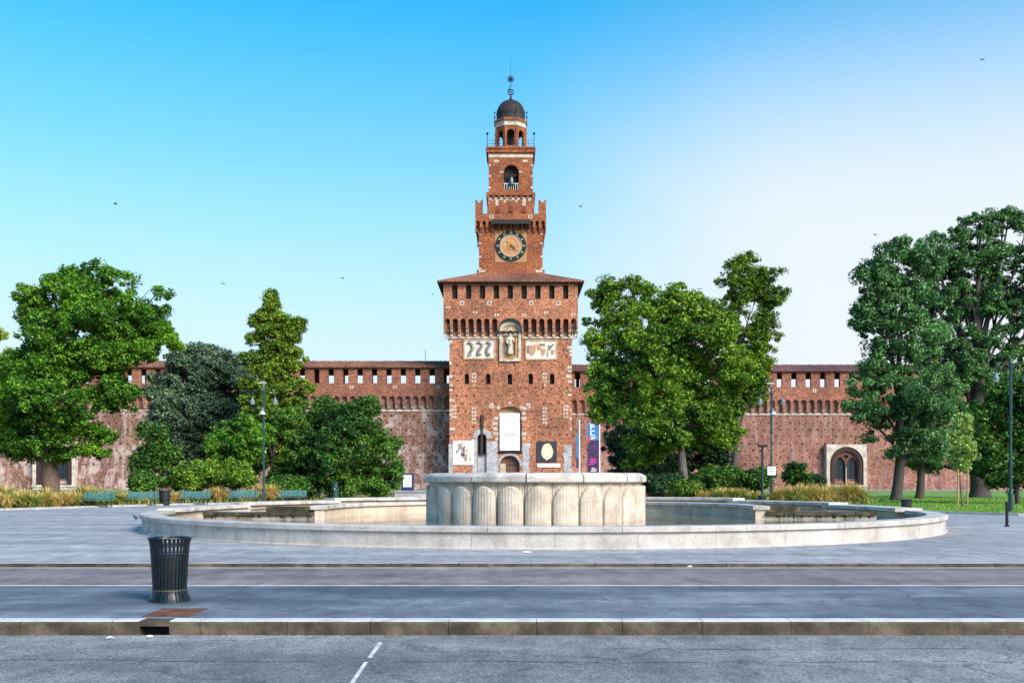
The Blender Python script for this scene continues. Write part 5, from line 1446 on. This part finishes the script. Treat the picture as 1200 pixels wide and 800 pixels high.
lamp('green street lamp on the lawn edge near the right edge, above the bollard', 1184.5, 50.5, (-1, 1))

# small white sign strapped to the middle lamp, and the plain dark post beside it
t = thing('notice_sign', 'small white notice sign fixed low on the middle lamp post', 'sign', P(904, 556, 65.7))
b = MB(); b.box(-.26, .26, -.05, -.02, -.02, .52); b.build('board', M['white_paint'], t, world=False)
b = MB()
for z in (.12, .22, .32, .40): b.box(-.19, .19 - (z * .3 % .1), -.056, -.05, z, z + .03)
b.build('print', M['iron'], t, world=False)
t = thing('lamp_column', 'short dark flat-topped light column left of the middle lamp post', 'lamp post', (X(893.5, 76), 76, 0))
b = MB(); b.lathe([(0, 0), (.14, 0), (.1, .3), (.09, 4.1), (0, 4.1)], 12); b.build('post', M['lamp_green'], t, world=False)
b = MB(); b.box(-.32, .32, -.2, .2, 4.05, 4.22); b.build('lamp_head', M['iron'], t, world=False)

def bench(label, px0, px1, d, rz):
    t = thing('park_bench', label, 'bench', (X((px0 + px1) / 2, d), d, 0.0), rz, group='green park benches')
    Lh = 1.0
    b = MB()
    for i in range(5): b.box(-Lh, Lh, -.20 + i * .095, -.20 + i * .095 + .08, .41, .445)
    b.build('seat', M['bench'], t, world=False)
    b = MB()
    for i in range(4):
        y = .29 + i * .022; z = .50 + i * .10; b.box(-Lh, Lh, y, y + .03, z, z + .085)
    b.build('backrest', M['bench'], t, world=False)
    for sx_ in (-.78, .78):
        b = MB()
        b.tube([(sx_, -.17, 0), (sx_, -.15, .40)], .03, 6); b.tube([(sx_, .34, 0), (sx_, .27, .42), (sx_, .39, .92)], .03, 6); b.tube([(sx_, -.17, .39), (sx_, .28, .39)], .028, 6)
        b.build('leg', M['iron'], t, world=False)
for lab, a, c, d, rz in (('leftmost green slatted bench, beside the straw-coloured grass clumps', 95, 130, 60.0, -.20), ('second green slatted bench from the left, just left of the dark litter bin', 148, 181, 63.5, -.15),
    ('third green slatted bench from the left, just right of the dark litter bin', 211, 243, 66.5, -.12), ('fourth green slatted bench from the left, below the left lamp post', 269, 300, 69, -.1), ('rightmost green slatted bench, right of the left lamp post', 327, 356, 71.5, -.08)):
    bench(lab, a, c, d, rz)

def small_bin(label, px, d, w, h):
    t = thing('litter_bin', label, 'litter bin', (X(px, d), d, 0), group='small dark litter bins')
    b = MB(); b.lathe([(0, 0.02), (w * .8, .02), (w * .82, .06), (w, h * .92), (w * 1.06, h * .93), (w * 1.06, h), (w * .9, h), (w * .85, h * .8), (0, h * .78)], 20); b.build('body', M['black'], t, world=False)
    b = MB(); b.lathe([(w * .9, .35 * h), (w * .985, .35 * h), (w * .99, .41 * h), (w * .9, .41 * h)], 20); b.build('band', M['iron'], t, world=False)
small_bin('dark litter bin standing between the second and third green benches', 193, 65, .36, .98)
small_bin('black litter bin at the pavement edge right of the pool', 1062, 53.3, .28, .62)
small_bin('low dark litter bin beside the middle lamp post', 893, 64, .28, .62)

t = thing('drinking_fountain', 'dark green cast iron drinking fountain post in front of the broad tree', 'drinking fountain', (X(393, 72.5), 72.5, 0))
b = MB(); b.lathe([(0, 0), (.3, 0), (.3, .1), (.24, .16), (.22, 1.0), (.27, 1.06), (.2, 1.15), (.18, 1.32), (.1, 1.42), (.12, 1.5), (0, 1.62)], 16); b.build('body', M['lamp_green'], t, world=False)
b = MB(); b.tube([(0, -.15, 1.0), (0, -.32, 1.02), (0, -.36, .93)], .03, 6); b.build('spout', M['gold'], t, world=False)
b = MB(); b.lathe([(.0, .05), (.26, .05), (.34, .22), (.3, .22), (.0, .12)], 16, (0, -.42, 0)); b.build('drain_bowl', M['lamp_green'], t, world=False)

t = thing('bollard', 'dark thin bollard post on the asphalt at the right edge', 'bollard', (X(1180, 35.5), 35.5, 0))
b = MB(); b.lathe([(0, 0), (.09, 0), (.09, .03), (.05, .05), (.05, .74), (.065, .76), (.06, .84), (0, .87)], 14); b.build('post', M['iron'], t, world=False)

# notice board beside the tower with its low barrier
t = thing('notice_board', 'white poster in a dark blue framed notice board left of the drum basin', 'notice board', (X(477.5, 96), 96, 0))
b = MB(); b.box(-.60, .60, -.08, .08, .55, 2.25); b.build('frame', plain('board_blue', (.02, .045, .14), .4), t, world=False)
b = MB(); b.box(-.40, .40, -.10, -.082, .95, 2.08); b.build('sheet', M['banner_white'], t, world=False)
b = MB()
for z in (1.2, 1.45, 1.7): b.box(-.25, .22, -.106, -.1, z, z + .1)
b.build('print', plain('print_pale', (.45, .5, .55), .7), t, world=False)
for s_ in (-.5, .5):
    b = MB(); b.box(s_ - .05, s_ + .05, -.05, .05, 0, .55); b.build('leg', M['iron'], t, world=False)
t = thing('low_wall', 'low grey stone wall below the notice board at the avenue', 'wall', (X(484, 90), 90, 0))
b = MB(); x0, x1 = X(463, 90), X(504, 90)
for i in range(4): b.box(x0 + (x1 - x0) * i / 4, x0 + (x1 - x0) * (i + 1) / 4 - .01, 89.8, 90.2, 0, .55)
b.build('blocks', M['grey_stone'], t); b = MB(); b.box(x0 - .05, x1 + .05, 89.7, 90.3, .552, .66); b.build('coping', M['grey_stone'], t)

# white flagpoles and the tall banner by the right of the tower
for px, lab in ((679, 'white flagpole with a narrow dark blue strip flag, closest to the tower'), (702.5, 'bare white flagpole right of the tall blue banner')):
    d = 140; t = thing('flagpole', lab, 'flagpole', (X(px, d), d, 0))
    b = MB(); b.lathe([(0, 0), (.14, 0), (.10, .3), (.09, 9.6), (.13, 9.7), (.0, 9.9)], 10); b.build('pole', M['white_paint'], t, world=False)
    if px < 690:
        b = MB(); b.box(-.42, -.12, -.02, .02, 4.6, 7.9); b.build('flag', M['blue'], t, world=False)
        b = MB(); b.box(-.42, -.12, -.021, .021, 3.2, 4.598); b.build('flag_end', M['purple'], t, world=False)
d = 140; t = thing('flagpole', 'white flagpole carrying the tall banner, blue above and purple below', 'flagpole', (X(690.8, d), d, 0))
b = MB(); b.lathe([(0, 0), (.14, 0), (.10, .3), (.09, 9.2), (.13, 9.3), (.0, 9.5)], 10); b.build('pole', M['white_paint'], t, world=False)
zt = Z(495.5, d)
def cloth(u0, u1, z0, z1, w=-.02):
    return [(u0, w, z0), (u1, w, z0), (u1, w, z1), (u0, w, z1)]
bo = MB()
for u0, u1, z0, z1, mi in ((-.28, 1.3, zt - 2.35, zt, 0), (-.28, 1.3, zt - 7.2, zt - 2.352, 1), (-.28, .04, zt - 2.65, zt - 1.95, 2)):
    y = -.105 if mi == 2 else -.10
    bo.box(u0, u1, y, y + .03, z0, z1, mi)
flag = bo.build('flag', [M['blue'], M['purple'], M['red']], t, world=False)
b = MB()                                              # big white letters P E L running down the blue field
def strokes(ss, ox, oz, s):
    for u0, u1, z0, z1 in ss: b.box(ox + u0 * s, ox + u1 * s, -.112, -.1, oz + z0 * s, oz + z1 * s)
strokes([(0, .2, 0, 1), (.2, .7, .8, 1), (.2, .7, .4, .58), (.6, .8, .5, .9)], .12, zt - .88, .72)
strokes([(0, .2, 0, 1), (.2, .8, .8, 1), (.2, .8, 0, .18)], .12, zt - 1.72, .7)
strokes([(0, 1, 0, .1), (0.1, .9, -.2, -.1), (0, .5, -.4, -.3)], .12, zt - 1.95, .8)
strokes([(0, .8, 0, .1), (.1, .9, .22, .32), (.1, .6, .44, .54)], .18, zt - 6.6, .9)
b.build('lettering', M['banner_white'], flag, world=False)
b = MB(); b.box(.05, .9, -.108, -.1, zt - 5.5, zt - 4.8); b.box(-.2, .6, -.108, -.1, zt - 5.75, zt - 5.55); b.build('printed_patch', M['magenta'], flag, world=False)

# stakes of the young trees
def stakes(label, px, d, w, h, m, double):
    t = thing('tree_stakes', label, 'tree stake', (X(px, d), d, .05))
    for s_ in ((-w, w) if double else (-w, w)):
        b = MB(); b.tube([(s_, 0, 0), (s_ + .02, 0, h)], .05, 7); b.build('stake', m, t, world=False)
    b = MB(); b.tube([(-w, 0, h * .86), (w, 0, h * .86)], .035, 6); b.build('crossbar', m, t, world=False)
stakes('pair of wooden stakes with crossbar holding the staked young tree on the left', 178, 73.4, .38, 1.55, M['stake'], True)
stakes('pair of pale wooden stakes round the thin pale sapling on the lawn', 1128, 59.5, .28, 2.2, M['stake'], True)

# ------------------------------------------------------------------ the big slatted litter bin, drain cover
BD = 14.2
bin_ = thing('litter_bin', 'large dark slatted metal litter bin with flared rim on the pavement in front', 'litter bin', (X(199, BD), BD, WALK_Z))
prof = [(.278, .0), (.270, .05), (.238, .115), (.228, .17), (.231, .25), (.248, .55), (.260, .72), (.268, .80), (.286, .865), (.294, .875)]
b = MB(); NS = 30
for k in range(NS):
    t0 = 2 * PI * k / NS; hw = .0195
    vs = []
    for r, z in prof:
        hw_ = hw * (r / .25) * .92
        for rr_ in (r, r - .009):
            for s_ in (-1, 1):
                vs.append((rr_ * math.cos(t0) - s_ * hw_ * math.sin(t0), rr_ * math.sin(t0) + s_ * hw_ * math.cos(t0), z))
    fs = []
    for i in range(len(prof) - 1):
        a = 4 * i; c = a + 4
        fs += [(a, a + 1, c + 1, c), (a + 2, c + 2, c + 3, a + 3), (a, c, c + 2, a + 2), (a + 1, a + 3, c + 3, c + 1)]
    e = 4 * (len(prof) - 1); fs += [(0, 2, 3, 1), (e, e + 1, e + 3, e + 2)]
    b.add(vs, fs)
b.build('slats', M['bin'], bin_, world=False)
b = MB()
def hoop(b, r, z, h, th=.012): b.lathe([(r - th, z), (r, z), (r, z + h), (r - th, z + h)], 40, (0, 0, 0), 0, closed=True)
b.tube([(.292 * math.cos(2*PI*k/40), .292 * math.sin(2*PI*k/40), .875) for k in range(41)], .012, 8)
b.build('rim', M['bin'], bin_, world=False)
b = MB(); hoop(b, .262, .765, .022); hoop(b, .255, .655, .014); b.build('hoops', M['bin'], bin_, world=False)
b = MB(); hoop(b, .237, .155, .018, .01); b.build('band', plain('worn_bin_band', (.10, .10, .085), .45, .5), bin_, world=False)
b = MB(); b.lathe([(0, .16), (.205, .16), (.235, .62), (.235, .64), (.225, .64), (.197, .2), (0, .19)], 32); b.build('liner', M['liner'], bin_, smooth=True, world=False)
b = MB(); b.lathe([(0, .0), (.268, .0), (.268, .02), (.22, .10), (.2, .16), (0, .16)], 32); b.build('base', M['bin'], bin_, world=False)

k = EYE - WALK_Z
dc = thing('drain_cover', 'rusty square drain cover in the pavement below the large slatted bin', 'drain cover', (X(206, 12.95), 12.95, WALK_Z))
b = MB(); b.solid([rect(-.29, .29, -.38, .38), rect(-.25, .25, -.33, .33)], lambda u, w, z: (u, z, w), .012, -.05); b.build('frame', M['rust'], dc, world=False)
b = MB(); b.box(-.245, .245, -.325, .325, -.04, .006)
for i in range(9):
    y = -.29 + i * .068; b.box(-.22, .22, y, y + .03, .0062, .012)
b.build('lid', M['rust'], dc, world=False)

# litter scraps, a pigeon on the square, swifts in the sky
for px, py, z, s, lab in ((128, 749, ROAD_Z, .06, 'small white paper scrap in the gutter left of the drain mouth'), (176, 747.5, ROAD_Z, .05, 'crumpled white scrap in the gutter at the drain mouth'), (618, 647.5, 0, .13, 'flat white scrap lying before the pool wall at its middle'), (808, 664.5, WALK_Z, .06, 'white scrap at the low kerb right of the pool centre')):
    d = (EYE - z) * F / (py - HORIZON); rn = random.Random(int(px))
    b = MB(); c = Vector((X(px, d), d, z + .012))
    pts = [c + Vector((s * rn.uniform(.6, 1.3) * math.cos(2*PI*q/7), s * .6 * rn.uniform(.6, 1.3) * math.sin(2*PI*q/7), rn.uniform(0, .02))) for q in range(7)]
    top = c + Vector((0, 0, .03)); b.add(pts + [top], [(q, (q + 1) % 7, 7) for q in range(7)] + [tuple(range(7))])
    o = b.build('paper_scrap', M['banner_white']); tag(o, lab, 'litter')
def pigeon(label, px, d, z, rz):
    t = thing('pigeon', label, 'pigeon', (X(px, d), d, z), rz)
    t.scale = (.72, .72, .72)
    verts = [(0, 0, .17), (.1, 0, .2), (.15, 0, .26), (.17, 0, .30), (.21, 0, .295), (-.1, 0, .15), (-.22, 0, .12), (.0, .04, .1), (.0, -.04, .1), (.01, .04, .01), (.01, -.04, .01)]
    edges = [(0,1),(1,2),(2,3),(3,4),(0,5),(5,6),(0,7),(0,8),(7,9),(8,10)]
    me = bpy.data.meshes.new('body'); me.from_pydata(verts, edges, []); o = bpy.data.objects.new('body', me); COL.objects.link(o); o.parent = t
    o.modifiers.new('skin', 'SKIN')
    for i, r in enumerate([.075, .07, .04, .036, .01, .06, .025, .02, .02, .01, .01]): me.skin_vertices[0].data[i].radius = (r, r)
    me.skin_vertices[0].data[0].use_root = True
    s_ = o.modifiers.new('sub', 'SUBSURF'); s_.levels = 2; s_.render_levels = 2
    me.materials.append(plain('pigeon_grey', (.07, .075, .09), .6))
pigeon('dark pigeon on the asphalt left of the pool end', 159, 41, 0, 2.6)
def bird(label, px, py, d, span, rz, flap):
    t = thing('bird', label, 'bird', P(px, py, d), rz)
    b = MB(); b.lathe([(0, -.12), (.03, -.09), (.045, 0), (.03, .1), (.012, .16), (0, .19)], 8); b.v = [(z_, y_, x_) for x_, y_, z_ in b.v]
    for sg in (-1, 1):
        h = span / 2
        top = [(-.04, 0, .01), (.06, 0, .01), (.05, sg * h * .5, flap * h * .5 + .01), (-.1, sg * h, flap * h * .7), (-.03, sg * h * .5, flap * h * .5 + .01)]
        b.add(top + [(x_, y_, z_ - .012) for x_, y_, z_ in top], [(0,1,2,4),(4,2,3),(5,9,7,6),(9,8,7),(0,5,6,1),(1,6,7,2),(2,7,8,3),(3,8,9,4),(4,9,5,0)])
    b.build('body', M['black'], t, world=False)
for px, py, d, sp, rz, fl, lab in ((135, 239, 70, .55, .6, .3, 'small dark bird high in the sky above the big left tree'), (262, 332, 75, .6, 1.5, -.1, 'small dark bird flying just left of the slender tree top'), (401, 326, 75, .45, 1.2, .3, 'small dark bird between the slender tree top and the tower'),
    (680, 242, 80, .5, .8, .4, 'small dark bird right of the clock stage of the tower'), (1151, 70, 70, .42, .9, .3, 'small dark bird highest in the sky at upper right'), (1026, 275, 80, .55, 1.8, .2, 'small dark bird just left of the tallest right tree'), (507, 345, 120, .5, 1.2, .4, 'tiny dark bird close left of the tower roof')):
    bird(lab, px, py, d, sp, rz, fl)
